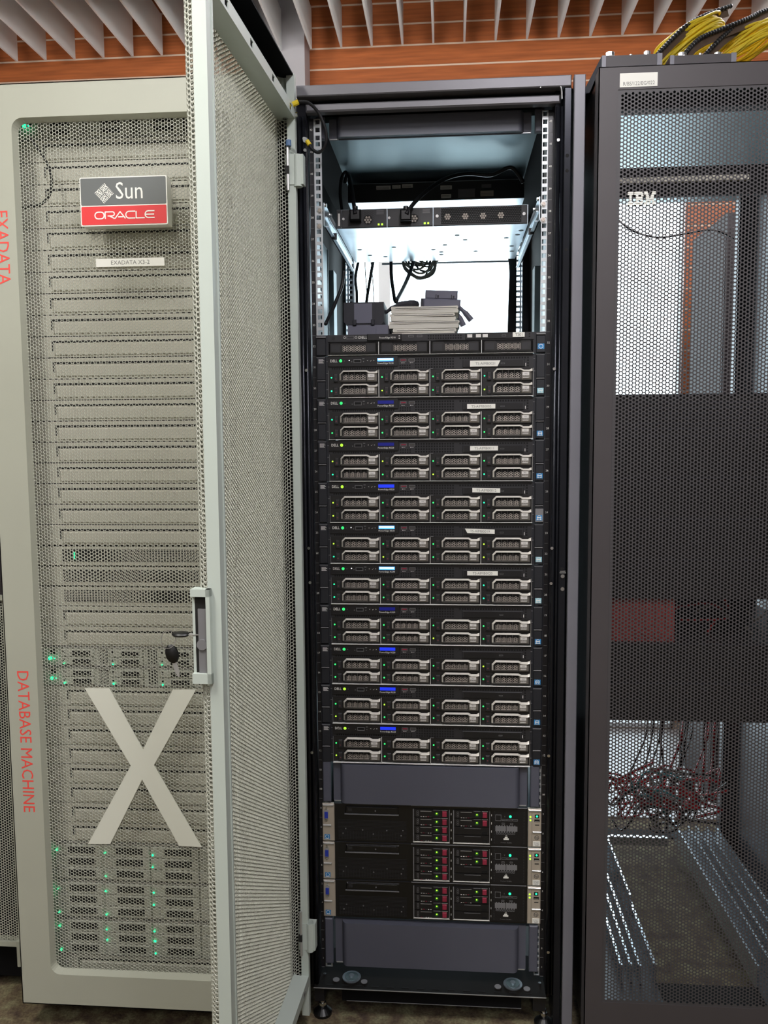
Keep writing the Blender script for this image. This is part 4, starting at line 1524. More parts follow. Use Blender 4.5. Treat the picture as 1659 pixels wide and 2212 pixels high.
# second switch above, set further back
s2 = empty('network_switch', (0, 0.46, 1.822))
tag(s2, 'black network switch with paper stickers high at the back of the rack', 'switch')
b = MB()
b.box(-0.225, 0.235, 0.0, 0.40, 0.0, 0.046, server_black)
b.box(-0.225, 0.235, 0.0, 0.40, 0.046, 0.047, galv)  # unseen bright top, added so the roof above has something light to reflect
b.box(-0.225, 0.235, 0.0, 0.40, -0.0015, 0.0, galv)
b.build('chassis', s2)
for (x0, x1, z0_, z1_, m) in ((-0.150, -0.112, 0.030, 0.040, paper_white), (-0.108, -0.086, 0.032, 0.041, paper_white), (-0.082, -0.054, 0.033, 0.042, paper_white),
                              (0.018, 0.048, 0.026, 0.036, paper_white), (0.020, 0.046, 0.004, 0.014, paper_white), (0.064, 0.108, 0.004, 0.026, grid_grey), (0.122, 0.156, 0.006, 0.020, hp_silver), (0.125, 0.15, 0.027, 0.036, grid_grey)):
    c = MB().box(x0, x1, -0.0006, 0.0, z0_, z1_, m)
    for k in range(2):
        c.box(x0 + 0.002, x1 - 0.004, -0.0008, -0.0006, z0_ + 0.003 + k * 0.003, z0_ + 0.0038 + k * 0.003, ink_grey)
    c.build('sticker', s2)
# slide rails
for sx, lab in ((-1, 'pale steel slide rail left of the open gap'), (1, 'pale steel slide rail right of the open gap')):
    r = empty('slide_rail', (sx * 0.2225 + (0.004 if sx > 0 else 0), 0.0, 1.652))
    b = MB()
    b.box(-0.0012, 0.0012, 0.004, 0.50, 0.0, 0.046, galv)
    b.box(-0.0012 if sx < 0 else -0.008, 0.008 if sx < 0 else 0.0012, 0.02, 0.50, 0.0, 0.002, galv)
    b.box(-0.0012 if sx < 0 else -0.005, 0.005 if sx < 0 else 0.0012, 0.02, 0.50, 0.020, 0.022, galv)
    b.box(-0.0012 if sx < 0 else -0.003, 0.003 if sx < 0 else 0.0012, 0.06, 0.50, 0.030, 0.031, rack_black)
    b.build('channel', r)
    b = MB()
    for yy in (0.012, 0.09):
        b.cyl((-sx * 0.001, yy, 0.043), (-sx, 0, 0), 0.004, 0.004, steel, 10)
    b.box(-sx * 0.001 if sx < 0 else -0.012, 0.012 if sx < 0 else -0.001, 0.115, 0.119, -0.004, 0.010, rack_black)
    b.build('stud', r)
    tag(r, lab, 'slide rail', 'slide rails of the centre rack')

# ---------------------------------------------------------------- things lying on the top server
TZ = 32 * U
def foam_block(name, x0, x1, y0, y1, z0, z1, m, mtop, label):
    root = empty(name, ((x0 + x1) / 2, (y0 + y1) / 2, z0))
    w, d, h = (x1 - x0) / 2, (y1 - y0) / 2, z1 - z0
    b = MB()
    b.prism([(-w, h * 0.12), (-w + 0.006, 0), (w - 0.006, 0), (w, h * 0.12), (w, h), (-w, h)], -d, d, m)
    b.box(-w + 0.025, w - 0.028, -d - 0.002, -d, h * 0.06, h * 0.94, mtop)
    b.build('body', root)
    b = MB()
    for X in (-w * 0.45, w * 0.45):
        b.box(X - 0.004, X + 0.004, -d - 0.005, -d, -0.002, h * 0.22, m, 0.001)
    b.build('clip', root)
    return tag(root, label, 'box')


bl, br_ = atY(752, 715, 0.22), atY(838, 715, 0.22)
tl, tr_ = atY(743, 702, 0.22), atY(829, 652, 0.22)
foam_block('adapter_box', bl.x, br_.x, 0.22, 0.36, TZ, tl.z - 0.001, box_grey, box_grey, 'dark grey plastic box standing on the top server, lower of two')
foam_block('adapter_box', tl.x, tr_.x, 0.22, 0.36, tl.z, tr_.z, box_dark, box_grey, 'dark grey plastic box on top of another, left of the paper stack')
zz = TZ
STOP = atY(920, 660, 0.26).z
sl, sr = atY(846, 690, 0.26).x, atY(988, 690, 0.26).x
TH = [0.010, 0.007, 0.012, 0.006, 0.009, 0.011, 0.0065, 0.010, 0.0075, 0.009, 0.008]
TH = [t * (STOP - TZ - 0.0055) / sum(TH) for t in TH]
for k, t in enumerate(TH):
    root = empty('booklet', ((sl + sr) / 2 + random.uniform(-0.004, 0.004), 0.33, zz + 0.0003))
    root.rotation_euler = (0, 0, random.uniform(-0.03, 0.03))
    w = (sr - sl) / 2 + random.uniform(-0.006, 0.004)
    b = MB()
    n = 6
    pts = [(-w - t * 0.35 * math.sin(a), t / 2 - t / 2 * math.cos(a)) for a in [PI * i / n for i in range(n + 1)]]
    sag = t * 0.14
    up = [(w - 2 * w * i / 6, t - sag * math.sin(PI * i / 6 + k)**2) for i in range(1, 6)]
    b.prism([(w, 0)] + [(w + 0.002, t / 2), (w, t * 0.98)] + up + list(reversed(pts)), -0.07, 0.07, paper_cream)
    b.build('pages', root)
    if k % 2 == 0:
        MB().box(-w * 0.9, w * 0.97, -0.0715, 0.07, t * 0.42, t * 0.42 + 0.0005, grid_grey).build('page_edge', root)
    if k == 0:
        nm = 'bottom booklet of the paper stack, lying on the top server'
    elif k == len(TH) - 1:
        nm = 'curled top booklet of the paper stack under the grey bracket'
    else:
        nm = '%s booklet from the top of the paper stack beside the grey boxes' % ORD[len(TH) - 1 - k]
    tag(root, nm, 'booklet', 'cream booklets stacked on the top server')
    zz += t + 0.0004
root = empty('plastic_bracket', (atY(952, 650, 0.30).x, 0.34, zz + 0.001))
root.rotation_euler = (0, math.radians(3), 0)
b = MB()
b.box(-0.044, 0.048, -0.04, 0.04, 0.0, 0.022, box_grey, 0.003)
b.box(-0.040, 0.040, -0.03, 0.04, 0.022, 0.044, box_grey, 0.003)
b.box(-0.05, -0.038, -0.035, 0.03, 0.0, 0.022, box_dark)
b.build('body', root)
b = MB()
for X in (-0.014, 0.024):
    b.box(X, X + 0.002, -0.0415, -0.04, 0.022, 0.032, box_dark)
    b.box(X + 0.004, X + 0.008, -0.0415, -0.04, 0.024, 0.030, box_dark)
b.build('clip', root)
tag(root, 'grey plastic bracket box lying on top of the paper stack', 'box')
tag(MB().tube([(-0.118, 0.29, zz - 0.012), (-0.100, 0.29, zz + 0.000), (-0.075, 0.30, zz + 0.010), (-0.05, 0.31, zz + 0.012), (-0.042, 0.32, zz + 0.012)], [0.004, 0.006, 0.009, 0.011, 0.011], box_dark, 8, sub=4).build('cable_bundle'),
    'dark cable bundle lying across the paper stack beside the grey bracket', 'cable')
b = MB()
for (px, py), (qx, qy) in (((992, 664), (1018, 692)), ((984, 672), (1001, 704))):
    p, q = atY(px, py, 0.36), atY(qx, qy, 0.36)
    b.tube([p, (p + q) / 2 + Vector((0.001, 0, 0.001)), q], [0.005, 0.007, 0.0075], box_grey, 8, sub=3)
tag(b.build('connector_plugs'), 'pale grey plastic plugs hanging off the right end of the paper stack', 'connectors')


# cables in the gap and at the rear
def cable(pts, r, m, label, Y=None, group=None, name='cable', sub=6, n=7):
    P = []
    for p in pts:
        if len(p) == 3 and Y is None:
            P.append(atY(p[0], p[1], p[2]))
        else:
            P.append(atY(p[0], p[1], Y))
    o = MB().tube(P, r, m, n, sub=sub).build(name, smooth=True)
    return tag(o, label, 'cable', group)


cable([(870, 545, 0.62), (875, 580, 0.60), (905, 600, 0.58), (935, 590, 0.60), (942, 555, 0.64)], 0.0045, grey_cable, 'grey cable loop hanging under the switch, widest of the coil', group='cables coiled under the switch')
LOOPS = [(868, 946, 598), (874, 940, 590), (880, 934, 602), (866, 928, 582), (886, 950, 576), (892, 944, 586), (878, 920, 574), (872, 952, 571), (900, 938, 568)]
for k, (xa_, xb_, yb_) in enumerate(LOOPS):
    xm = (xa_ + xb_) / 2
    Yk = 0.60 + 0.012 * k
    cable([(xa_, 545, Yk), (xa_ + 4, (545 + yb_) / 2, Yk), (xm - 12, yb_ - 4, Yk), (xm + 6, yb_, Yk + 0.01), (xb_ - 9, (545 + yb_) / 2 + 8, Yk + 0.02), (xb_, 545, Yk + 0.02)], 0.0026 + 0.0004 * (k % 2), (grey_cable, grey_cable, black_cable)[k % 3],
          '%s cable of the tangled coil hanging in the gap under the switch' % ('pale grey' if k % 3 < 2 else 'black'), group='cables coiled under the switch')
cable([(897, 552, 0.60), (885, 590, 0.58), (872, 620, 0.5), (855, 652, 0.40)], 0.0055, black_cable, 'thick dark cable running down from the coil to the paper stack')
cable([(845, 555, 0.66), (846, 600, 0.64), (853, 650, 0.6)], 0.005, black_cable, 'dark cable hanging down left of the coil')
cable([(808, 555, 0.7), (800, 600, 0.7), (792, 650, 0.7), (788, 700, 0.7)], 0.0045, black_cable, 'thick dark cable hanging behind the two grey boxes')
cable([(788, 555, 0.75), (790, 600, 0.75), (794, 650, 0.75)], 0.0014, black_cable, 'thin black wire hanging behind the two grey boxes, left one')
cable([(800, 555, 0.75), (805, 600, 0.75), (808, 655, 0.75)], 0.0014, black_cable, 'thin black wire hanging behind the two grey boxes, right one')
cable([(776, 558, 0.72), (768, 600, 0.72), (771, 640, 0.72), (769, 720, 0.72)], 0.0042, black_cable, 'dark cable running down beside the left rear rail')
cable([(743, 585, 0.12), (738, 620, 0.12), (726, 650, 0.10), (713, 680, 0.07), (703, 700, 0.04)], 0.0042, black_cable, 'black cable curving down to the left mounting rail')
for k in range(5):
    cable([(1100 + k * 3, 555, 0.7), (1103 + k * 2.4, 590, 0.7), (1101 + k * 3, 650, 0.7), (1099 + k * 3.2, 726, 0.7)], 0.004, black_cable,
          'black cable in the vertical bundle beside the right rear rail', group='cables bundled at the right rear rail')
cable([(1130, 395, 0.30), (1118, 375, 0.3), (1100, 362, 0.3), (1060, 378, 0.30), (1010, 375, 0.29), (965, 385, 0.26), (925, 410, 0.22), (895, 438, 0.185), (878, 462, 0.165)], 0.0048, black_cable,
      'thick black power cable arching to the right-hand power supply of the switch')
cable([(745, 395, 0.3), (752, 375, 0.28), (760, 410, 0.22), (764, 440, 0.18), (767, 462, 0.165)], 0.0048, black_cable, 'thick black power cable dropping to the left power supply of the switch')
cable([(740, 460, 0.35), (735, 420, 0.35), (738, 385, 0.35), (748, 372, 0.35), (756, 400, 0.35)], 0.004, black_cable, 'black cable loop beside the left end of the upper switch')
for px, py, l in ((768, 466, 'black power plug in the left power supply of the switch'), (877, 466, 'black power plug in the middle power supply of the switch')):
    p = atY(px, py, 0.178)
    r = empty('power_plug', p)
    MB().box(-0.013, 0.013, -0.012, 0.0075, -0.013, 0.012, rubber, 0.003).build('plug_body', r)
    MB().cyl((0, -0.004, 0.012), (0, 0, 1), 0.006, 0.008, rubber, 10).build('strain_relief', r)
    tag(r, l, 'plug')

# ================================================================== LEFT CABINET (closed mesh door, large X)
OY = -0.12
cab = empty('server_cabinet', (-0.61, 0.4, FZ))
tag(cab, 'tall pale grey cabinet with closed hexagon mesh door and large letter X', 'cabinet')
OC = Vector((-0.61, 0.4, FZ))


def cp(mb, name, parent=None):
    if parent is None:
        for i, v in enumerate(mb.v):
            mb.v[i] = (v[0] - OC.x, v[1] - OC.y, v[2] - OC.z)
        return mb.build(name, cab)
    return mb.build(name, parent)


X0, X1, Z0_, Z1_ = -0.900, -0.318, -0.035, 1.912
ox0, ox1, oz0, oz1 = -0.832, -0.386, 0.036, 1.846
b = MB()
outer = [(X1, Z1_), (X0, Z1_), (X0, Z0_), (X1, Z0_)]
inner = rounded(ox0, ox1, oz0, oz1, 0.022, 6)
inn2 = rounded(ox0 + 0.006, ox1 - 0.006, oz0 + 0.006, oz1 - 0.006, 0.018, 6)
n = len(inner)
q = n // 4
vs = [(x, OY, z) for x, z in outer] + [(x, OY, z) for x, z in inner] + [(x, OY + 0.016, z) for x, z in inn2]
fs = []
for c in range(4):
    for k in range(q - 1):
        i = c * q + k
        fs.append((c, 4 + i, 4 + i + 1))
    fs.append((c, 4 + c * q + q - 1, 4 + ((c + 1) * q) % n, (c + 1) % 4))
for i in range(n):
    j = (i + 1) % n
    fs.append((4 + i, 4 + n + i, 4 + n + j, 4 + j))
b.add(vs, fs, grey_paint)
b.box(X0, X0 + 0.002, OY, -0.068, Z0_, Z1_, grey_paint)
b.box(X1 - 0.002, X1, OY, -0.068, Z0_, Z1_, grey_paint)
b.box(X0, X1, OY, -0.068, Z1_ - 0.002, Z1_, grey_paint)
b.box(X0, X1, OY, -0.068, Z0_, Z0_ + 0.002, grey_paint)
dl = cp(b, 'door')


def dp(mb, name):
    for i, v in enumerate(mb.v):
        mb.v[i] = (v[0] - OC.x, v[1] - OC.y, v[2] - OC.z)
    return mb.build(name, dl)


perforated('mesh_panel', ox0 - 0.004 - OC.x, ox1 + 0.002 - OC.x, oz0 - 0.004 - OC.z, oz1 + 0.004 - OC.z, 0.0070, 0.86, 6,
           lambda S, Z, T: (S, OY + 0.0145 - OC.y + T, Z), mesh_paint, 0.001, dl)
# big X
Xp = [(183, 1487), (236, 1487), (309, 1619), (373, 1490), (423, 1490), (332.6, 1652.7), (436, 1830), (387, 1827), (307, 1684), (238, 1823), (190, 1823), (282.5, 1654)]
P = [atY(px, py, OY + 0.012) for px, py in Xp]
b = MB()
for quad in ((0, 1, 2, 11), (2, 3, 4, 5), (5, 6, 7, 8), (8, 9, 10, 11), (11, 2, 5, 8)):
    b.prism([(P[i].x, P[i].z) for i in quad], OY + 0.0118, OY + 0.0138, letter_print)
dp(b, 'letter_sign')
# badge
bx0, bx1, bz0, bz1 = -0.690, -0.513, 1.628, 1.722
b = MB()
yb = OY - 0.014
b.prism(rounded(bx0, bx1, bz0, bz1, 0.003, 3), yb, OY + 0.012, white_print)
b.prism(rounded(bx0 + 0.0022, bx1 - 0.0022, bz0 + 0.040, bz1 - 0.0022, 0.002, 3), yb - 0.0006, yb, badge_grey)
b.prism(rounded(bx0 + 0.0022, bx1 - 0.0022, bz0 + 0.0022, bz0 + 0.0375, 0.002, 3), yb - 0.0006, yb, badge_red)
yt = yb - 0.0009
b.text('Sun', 0.0465, -0.6180, yt, 1.6790, white_print, 0.86)
# diamond of interlocking strokes
_sk = [0]


def stroke(mb, pts, w, y, m):
    for (a, c) in zip(pts[:-1], pts[1:]):
        a, c = Vector(a), Vector(c)
        d = (c - a)
        if d.length < 1e-7: continue
        d.normalize()
        nn = Vector((-d.y, d.x)) * w / 2
        e = d * w / 2 * 0.35
        q4 = [a + nn - e, a - nn - e, c - nn + e, c + nn + e]
        _sk[0] += 1
        yy = y - 0.000004 * (_sk[0] % 60)
        mb.add([(v.x, yy, v.y) for v in q4], [(0, 1, 2, 3)], m)


def arc(cx, cy, r, a0, a1, n=5):
    return [(cx + r * math.cos(math.radians(a0 + (a1 - a0) * i / n)), cy + r * math.sin(math.radians(a0 + (a1 - a0) * i / n))) for i in range(n + 1)]


cxs, czs, Rr = -0.6400, 1.6905, 0.0138
ca, sa = math.cos(math.radians(43)), math.sin(math.radians(43))
def sunp(pts, quad):  # local quadrant coords 0..1 -> world
    out = []
    for (a, c) in pts:
        # quadrants of the tilted square, each turned by 90 degrees
        X, Z = (a, c)
        for _ in range(quad):
            X, Z = -Z, X
        X, Z = X * Rr, Z * Rr
        out.append((cxs + X * ca - Z * sa, czs + X * sa + Z * ca))
    return out
for qd in range(4):
    # U then n interlocked in the quadrant [0.06,1]x[0.06,1]
    U_ = [(0.10, 0.98), (0.10, 0.62)] + arc(0.30, 0.62, 0.20, 180, 360) + [(0.50, 0.98)]
    s_in = [(0.30, 0.98), (0.30, 0.64)]
    n_ = [(0.50, 0.10), (0.50, 0.40)] + arc(0.72, 0.62, 0.22, 180, 0)[0:6] + [(0.94, 0.10)]
    n_ = [(0.54, 0.08), (0.54, 0.30)] + arc(0.74, 0.34, 0.20, 180, 0) + [(0.94, 0.08)]
    i_in = [(0.74, 0.08), (0.74, 0.32)]
    f1 = [(0.72, 0.98), (0.72, 0.70)] + arc(0.84, 0.70, 0.12, 180, 360) + [(0.96, 0.98)]
    f2 = [(0.08, 0.08), (0.08, 0.24)] + arc(0.21, 0.24, 0.13, 180, 0) + [(0.34, 0.08)]
    for pts in (U_, s_in, n_, i_in, f1, f2):
        stroke(b, sunp(pts, qd), 0.0015, yt, white_print)
# wide lettering
def wide(mb, word, x, z, h, w, gap, t, y, m):
    for ch in word:
        r = h / 2
        if ch == 'O':
            p = arc(x + r, z + r, r, 90, 270, 8) + arc(x + w - r, z + r, r, -90, 90, 8)
            p.append(p[0])
            stroke(mb, p, t, y, m)
        elif ch == 'R':
            stroke(mb, [(x, z), (x, z + h), (x + w - r * 0.55, z + h)] + arc(x + w - r * 0.6, z + h * 0.7, h * 0.3, 90, -90, 6) + [(x + w * 0.28, z + h * 0.4)], t, y, m)
            stroke(mb, [(x + w * 0.45, z + h * 0.4), (x + w, z)], t, y, m)
        elif ch == 'A':
            stroke(mb, [(x - w * 0.05, z), (x + w * 0.5, z + h), (x + w * 1.05, z)], t, y, m)
            stroke(mb, [(x + w * 0.30, z + h * 0.22), (x + w * 0.80, z + h * 0.22)], t, y, m)
        elif ch == 'C':
            stroke(mb, [(x + w, z + h), (x + r, z + h)] + arc(x + r, z + r, r, 90, 270, 8) + [(x + w, z)], t, y, m)
        elif ch == 'L':
            stroke(mb, [(x, z + h), (x, z), (x + w * 0.9, z)], t, y, m)
        elif ch == 'E':
            stroke(mb, [(x + w, z + h), (x + r, z + h)] + arc(x + r, z + r, r, 90, 270, 8) + [(x + w, z)], t, y, m)
            stroke(mb, [(x + 0.001, z + r), (x + w * 0.95, z + r)], t, y, m)
        x += (w if ch != 'L' else w * 0.85) + gap
wide(b, 'ORACLE', -0.6605, 1.6415, 0.0130, 0.0188, 0.0022, 0.0023, yt, white_print)
dp(b, 'badge')
b = MB()
b.box(-0.673, -0.531, OY + 0.0105, OY + 0.0125, 1.5535, 1.5695, paper_white)
b.text('EXADATA X3-2', 0.0118, -0.602, OY + 0.0103, 1.5575, ink_grey, align='c')
dp(b, 'name_plate')
b = MB()
b.text('EXADATA', 0.0365, -0.8735, OY - 0.0004, 1.6690, red_print, 0.89, down=True)
dp(b, 'lettering')
b = MB()
b.text('DATABASE MACHINE', 0.0365, -0.8755, OY - 0.0004, 0.7190, red_print, 0.90, down=True)
dp(b, 'lettering')
# body
b = MB()
b.box(X0, X0 + 0.012, -0.065, 1.0, -0.05, Z1_ - 0.004, grey_paint)
b.box(X1 - 0.014, X1 - 0.002, -0.065, 1.0, -0.05, Z1_ - 0.004, grey_paint)
b.box(X0, X1 - 0.002, -0.065, 1.0, Z1_ - 0.01, Z1_ - 0.004, grey_paint)
b.box(X0 + 0.012, X1 - 0.014, 0.95, 1.0, -0.05, Z1_ - 0.01, rack_black)
b.box(X0, X1 - 0.002, -0.065, 1.0, -0.05, -0.03, rack_black)
b.box(X0 + 0.012, -0.864, -0.045, -0.03, -0.03, Z1_ - 0.01, blank_paint)
b.box(-0.378, X1 - 0.014, -0.045, -0.03, -0.03, Z1_ - 0.01, blank_paint)
cp(b, 'body')
for (xx, yy) in ((-0.84, 0.05), (-0.38, 0.05), (-0.84, 0.9), (-0.38, 0.9)):
    b = MB()
    b.cyl((xx, yy, FZ), (0, 0, 1), 0.022, 0.015, rubber, 16)
    b.cyl((xx, yy, FZ + 0.015), (0, 0, 1), 0.008, 0.045, steel, 10)
    cp(b, 'foot')
# units behind the mesh
UP, UT, UYY = 0.04475, 1.827, -0.047
ux0, ux1 = -0.862, -0.380
def zrow(k):
    return UT - k * UP


def make_filler():
    b = MB()
    h = UP - 0.0022
    b.box(ux0, ux1, 0.0, 0.004, 0.0, h, blank_paint)
    b.box(-0.797, ux1 + 0.03, -0.0035, 0.0, 0.003, h - 0.014, blank_paint, 0.0025)
    b.box(-0.803, ux1 + 0.03, -0.0006, 0.0, h - 0.0125, h - 0.0080, slot_dark)
    b.box(-0.803, -0.799, -0.0006, 0.0, h - 0.030, h - 0.0125, slot_dark)
    b.box(ux0, ux1, 0.004, 0.02, h, h + 0.0020, slot_dark)
    return b.build('filler_panel')


fl = None
blanks = [r for r in range(0, 19)] + [22, 23] + list(range(26, 34)) + [40]
for r in blanks:
    if fl is None:
        fl = make_filler(); o = fl
    else:
        o = fl.copy(); COL.objects.link(o)
    o.location = (0, UYY, zrow(r + 1) + 0.001)
    if r < 19:
        l = '%s pale filler panel below the green-lit unit at the top of the mesh cabinet' % ('first' if r == 0 else ORD[r])
    elif r < 24:
        l = 'pale filler panel behind mesh, %s of the two below the perforated units' % ('upper' if r == 22 else 'lower')
    elif r < 34:
        l = '%s pale filler panel behind the big letter X, counted downwards' % ('first' if r == 26 else ORD[r - 26])
    else:
        l = 'pale filler panel at the very bottom of the mesh cabinet'
    tag(o, l, 'filler panel', 'filler panels behind the hexagon mesh door')
    o['label'] = l


def leds(root, pts, m=led_teal, r=0.0022):
    for (x, z, k) in pts:
        MB().dot(x, UYY - 0.010, z, r * k, m, 10, 0.001).build('status_light', root)


for i, r in enumerate((19, 20, 21)):   # perforated units
    root = empty('perforated_unit', (0, UYY, zrow(r + 1) + 0.001))
    b = MB()
    h = UP - 0.004
    b.box(ux0, ux1, 0.0, 0.4, 0.0, h, blank_paint)
    b.box(-0.800, ux1 + 0.02, -0.0006, 0.0, 0.008, h - 0.006, slot_dark)
    b.build('chassis', root)
    o = perforated('vent_grille', -0.798, ux1 + 0.018, 0.010, h - 0.008, 0.0075, 0.80, 6, lambda S, Z, T: (S, -0.003 + T, Z), blank_paint, 0.0, root)
    if i == 0:
        g = MB().box(-0.772, -0.7705, -0.005, -0.004, 0.014, 0.030, led_teal); g.build('status_light', root)
    tag(root, '%s of three perforated network units in the middle of the mesh cabinet' % ('top', 'middle', 'bottom')[i], 'network unit', 'perforated units behind the mesh door')


def server_1u(z, label, ledpts):
    root = empty('cabinet_server', (0, 0, z))
    h = UP - 0.002
    b = MB()
    b.box(ux0, ux1, UYY, 0.35, 0.0, h, mesh_paint)
    b.box(ux0 + 0.01, ux1, UYY - 0.002, UYY, h - 0.0025, h, edge_steel)
    b.box(ux0 + 0.01, ux1, UYY - 0.002, UYY, 0.0, 0.0015, edge_steel)
    b.box(-0.838, -0.826, UYY - 0.0012, UYY, h - 0.017, h - 0.007, slot_dark)
    b.build('chassis', root)
    for c in range(4):
        x0 = -0.812 + c * 0.1105
        if x0 + 0.04 > ux1: continue
        b = MB()
        for rr in range(2):
            b.box(x0, x0 + 0.075, UYY - 0.006, UYY, 0.004 + rr * 0.018, 0.020 + rr * 0.018, mesh_paint, 0.001)
            b.box(x0 + 0.027, x0 + 0.068, UYY - 0.0066, UYY - 0.006, 0.0065 + rr * 0.018, 0.0165 + rr * 0.018, slot_dark)
            b.box(x0 + 0.006, x0 + 0.010, UYY - 0.0066, UYY - 0.006, 0.012 + rr * 0.018, 0.017 + rr * 0.018, slot_dark)
        b.build('drive_pair', root)
        b = MB()
        b.box(x0 + 0.085, x0 + 0.105, UYY - 0.001, UYY, 0.006, h - 0.006, slot_dark)
        honeycomb(b, x0 + 0.084, x0 + 0.107, 0.005, h - 0.004, UYY - 0.0014, mesh_paint, 0.0072)
        b.build('vent_grille', root)
    for (x, z_, k) in ledpts:
        MB().dot(x, UYY - 0.008, z_, 0.0024 * k, led_teal, 10, 0.001).build('status_light', root)
    return tag(root, label, 'server')


server_1u(zrow(25) + 0.001, 'grey two-row drive server behind mesh, upper one beside the door handle', ((-0.834, 0.018, 1.9), (-0.824, 0.018, 0.8), (-0.803, 0.007, 0.8), (-0.692, 0.007, 0.9), (-0.583, 0.007, 0.8)))
server_1u(zrow(26) + 0.001, 'grey two-row drive server behind mesh, lower one just above the letter X', ((-0.832, 0.018, 1.6), (-0.822, 0.018, 0.8), (-0.803, 0.008, 1.1), (-0.692, 0.008, 1.2), (-0.583, 0.007, 1.0)))
server_1u(zrow(0) + 0.001, 'dark-vented server at the top of the mesh cabinet with one bright green light', ((-0.838, 0.026, 1.9), (-0.829, 0.026, 0.9)))
L2 = [[(-0.855, 0.070, 1.3), (-0.839, 0.071, 1.2), (-0.855, 0.054, 0.9), (-0.728, 0.067, 1.0), (-0.728, 0.012, 1.0), (-0.618, 0.065, 1.1), (-0.619, 0.038, 1.1)],
      [(-0.857, 0.066, 1.6), (-0.855, 0.052, 1.1), (-0.840, 0.068, 0.8), (-0.840, 0.013, 1.1), (-0.729, 0.066, 1.2), (-0.729, 0.012, 1.2), (-0.619, 0.066, 1.2), (-0.620, 0.038, 1.2)],
      [(-0.857, 0.066, 1.3), (-0.840, 0.070, 1.2), (-0.839, 0.013, 1.2), (-0.730, 0.066, 1.1), (-0.730, 0.040, 1.2), (-0.620, 0.066, 1.2), (-0.620, 0.042, 1.6), (-0.619, 0.013, 1.0)]]
for i, r in enumerate((34, 36, 38)):
    root = empty('storage_server', (0, 0, zrow(r + 2) + 0.001))
    h = 2 * UP - 0.003
    b = MB()
    b.box(ux0, ux1, UYY, 0.4, 0.0, h, mesh_paint)
    b.box(ux0 + 0.02, ux1, UYY - 0.003, UYY, h - 0.0025, h, edge_steel)
    b.box(ux0 + 0.02, ux1, UYY - 0.003, UYY, h - 0.0065, h - 0.0045, edge_steel)
    b.build('chassis', root)
    for c in range(4):
        x0 = -0.8435 + c * 0.1105
        for rr in range(3):
            z0 = 0.003 + rr * 0.0268
            b = MB()
            b.box(x0, x0 + 0.1065, UYY - 0.006, UYY - 0.0005, z0, z0 + 0.0255, mesh_paint, 0.0015)
            b.box(x0 + 0.030, x0 + 0.092, UYY - 0.0067, UYY - 0.006, z0 + 0.007, z0 + 0.0215, slot_dark)
            b.box(x0 + 0.008, x0 + 0.024, UYY - 0.0070, UYY - 0.006, z0 + 0.002, z0 + 0.0032, edge_steel)
            b.build('drive', root)
    for (x, z_, k) in L2[i]:
        MB().dot(x, UYY - 0.008, z_, 0.0023 * k, led_teal, 10, 0.001).build('status_light', root)
    tag(root, '%s of three drive-filled storage servers at the foot of the mesh cabinet' % ('top', 'middle', 'bottom')[i], 'server', 'storage servers below the letter X')
p = [atY(x, y, -0.09) for x, y in ((63, 295), (85, 325), (105, 360), (112, 395), (105, 425), (85, 443), (62, 445), (50, 452))]
tag(MB().tube(p, 0.0028, slot_dark, 8, sub=5).build('door_cable', smooth=True), 'dark curved cable behind the upper left of the mesh door', 'cable')

# ================================================================== FAR LEFT CABINET (partly seen)
fr = empty('server_cabinet', (-1.25, 0.5, FZ))
tag(fr, 'grey mesh-doored cabinet cut off at the left edge behind the letter X cabinet', 'cabinet')
def fp(mb, name, parent=None):
    for i, v in enumerate(mb.v):
        mb.v[i] = (v[0] + 1.25, v[1] - 0.5, v[2] - FZ)
    return mb.build(name, parent or fr)
b = MB()
b.box(-1.52, -0.955, 0.0, 0.02, 0.857, 1.89, cabinet_grey)
b.box(-1.52, -0.955, -0.012, 0.02, 0.846, 0.857, grey_paint)
b.box(-1.52, -0.955, -0.004, 0.02, 0.018, 0.030, grey_paint)
b.box(-0.968, -0.962, -0.004, 0.02, 0.03, 0.846, grey_paint)
fd = fp(b, 'door')
perforated('mesh_panel', -1.12 + 1.25, -0.972 + 1.25, 0.034 - FZ, 0.842 - FZ, 0.0066, 0.76, 12, lambda S, Z, T: (S, -0.5 + 0.0 + T, Z), mesh_paint, 0.0, fd)
b = MB()
b.box(-1.52, -0.955, 0.025, 1.0, -0.075, 0.02, rack_dark)
b.box(-1.52, -1.50, 0.025, 1.0, 0.02, 1.89, rack_dark)
b.box(-0.965, -0.955, 0.025, 1.0, 0.02, 1.89, rack_dark)
b.box(-1.50, -0.965, 0.12, 1.0, 0.02, 1.89, rack_dark)
b.box(-1.45, -1.41, 0.1, 0.9, FZ - 0, -0.075, rack_dark)
b.box(-1.05, -1.0, 0.1, 0.9, FZ - 0, -0.075, rack_dark)
fp(b, 'body')
b = MB()
b.cyl((-0.962, -0.012, -0.022), (0, 0, 1), 0.0065, 0.062, grey_paint, 14)
b.box(-0.9605, -0.950, -0.012, 0.0, 0.038, 0.06, grey_paint)
fp(b, 'hinge')
c = MB().dot(-0.995, 0.118, 0.07, 0.003, led_green, 10)
fp(c, 'status_light')

# ================================================================== RIGHT CABINET (charcoal, fine perforated door)
QC = Vector((0.62, 0.45, FZ))
ib = empty('server_cabinet', QC)
tag(ib, 'tall charcoal cabinet with closed round-hole perforated door on the right', 'cabinet')


def ip(mb, name, parent=None):
    for i, v in enumerate(mb.v):
        mb.v[i] = (v[0] - QC.x, v[1] - QC.y, v[2] - QC.z)
    return mb.build(name, parent or ib)


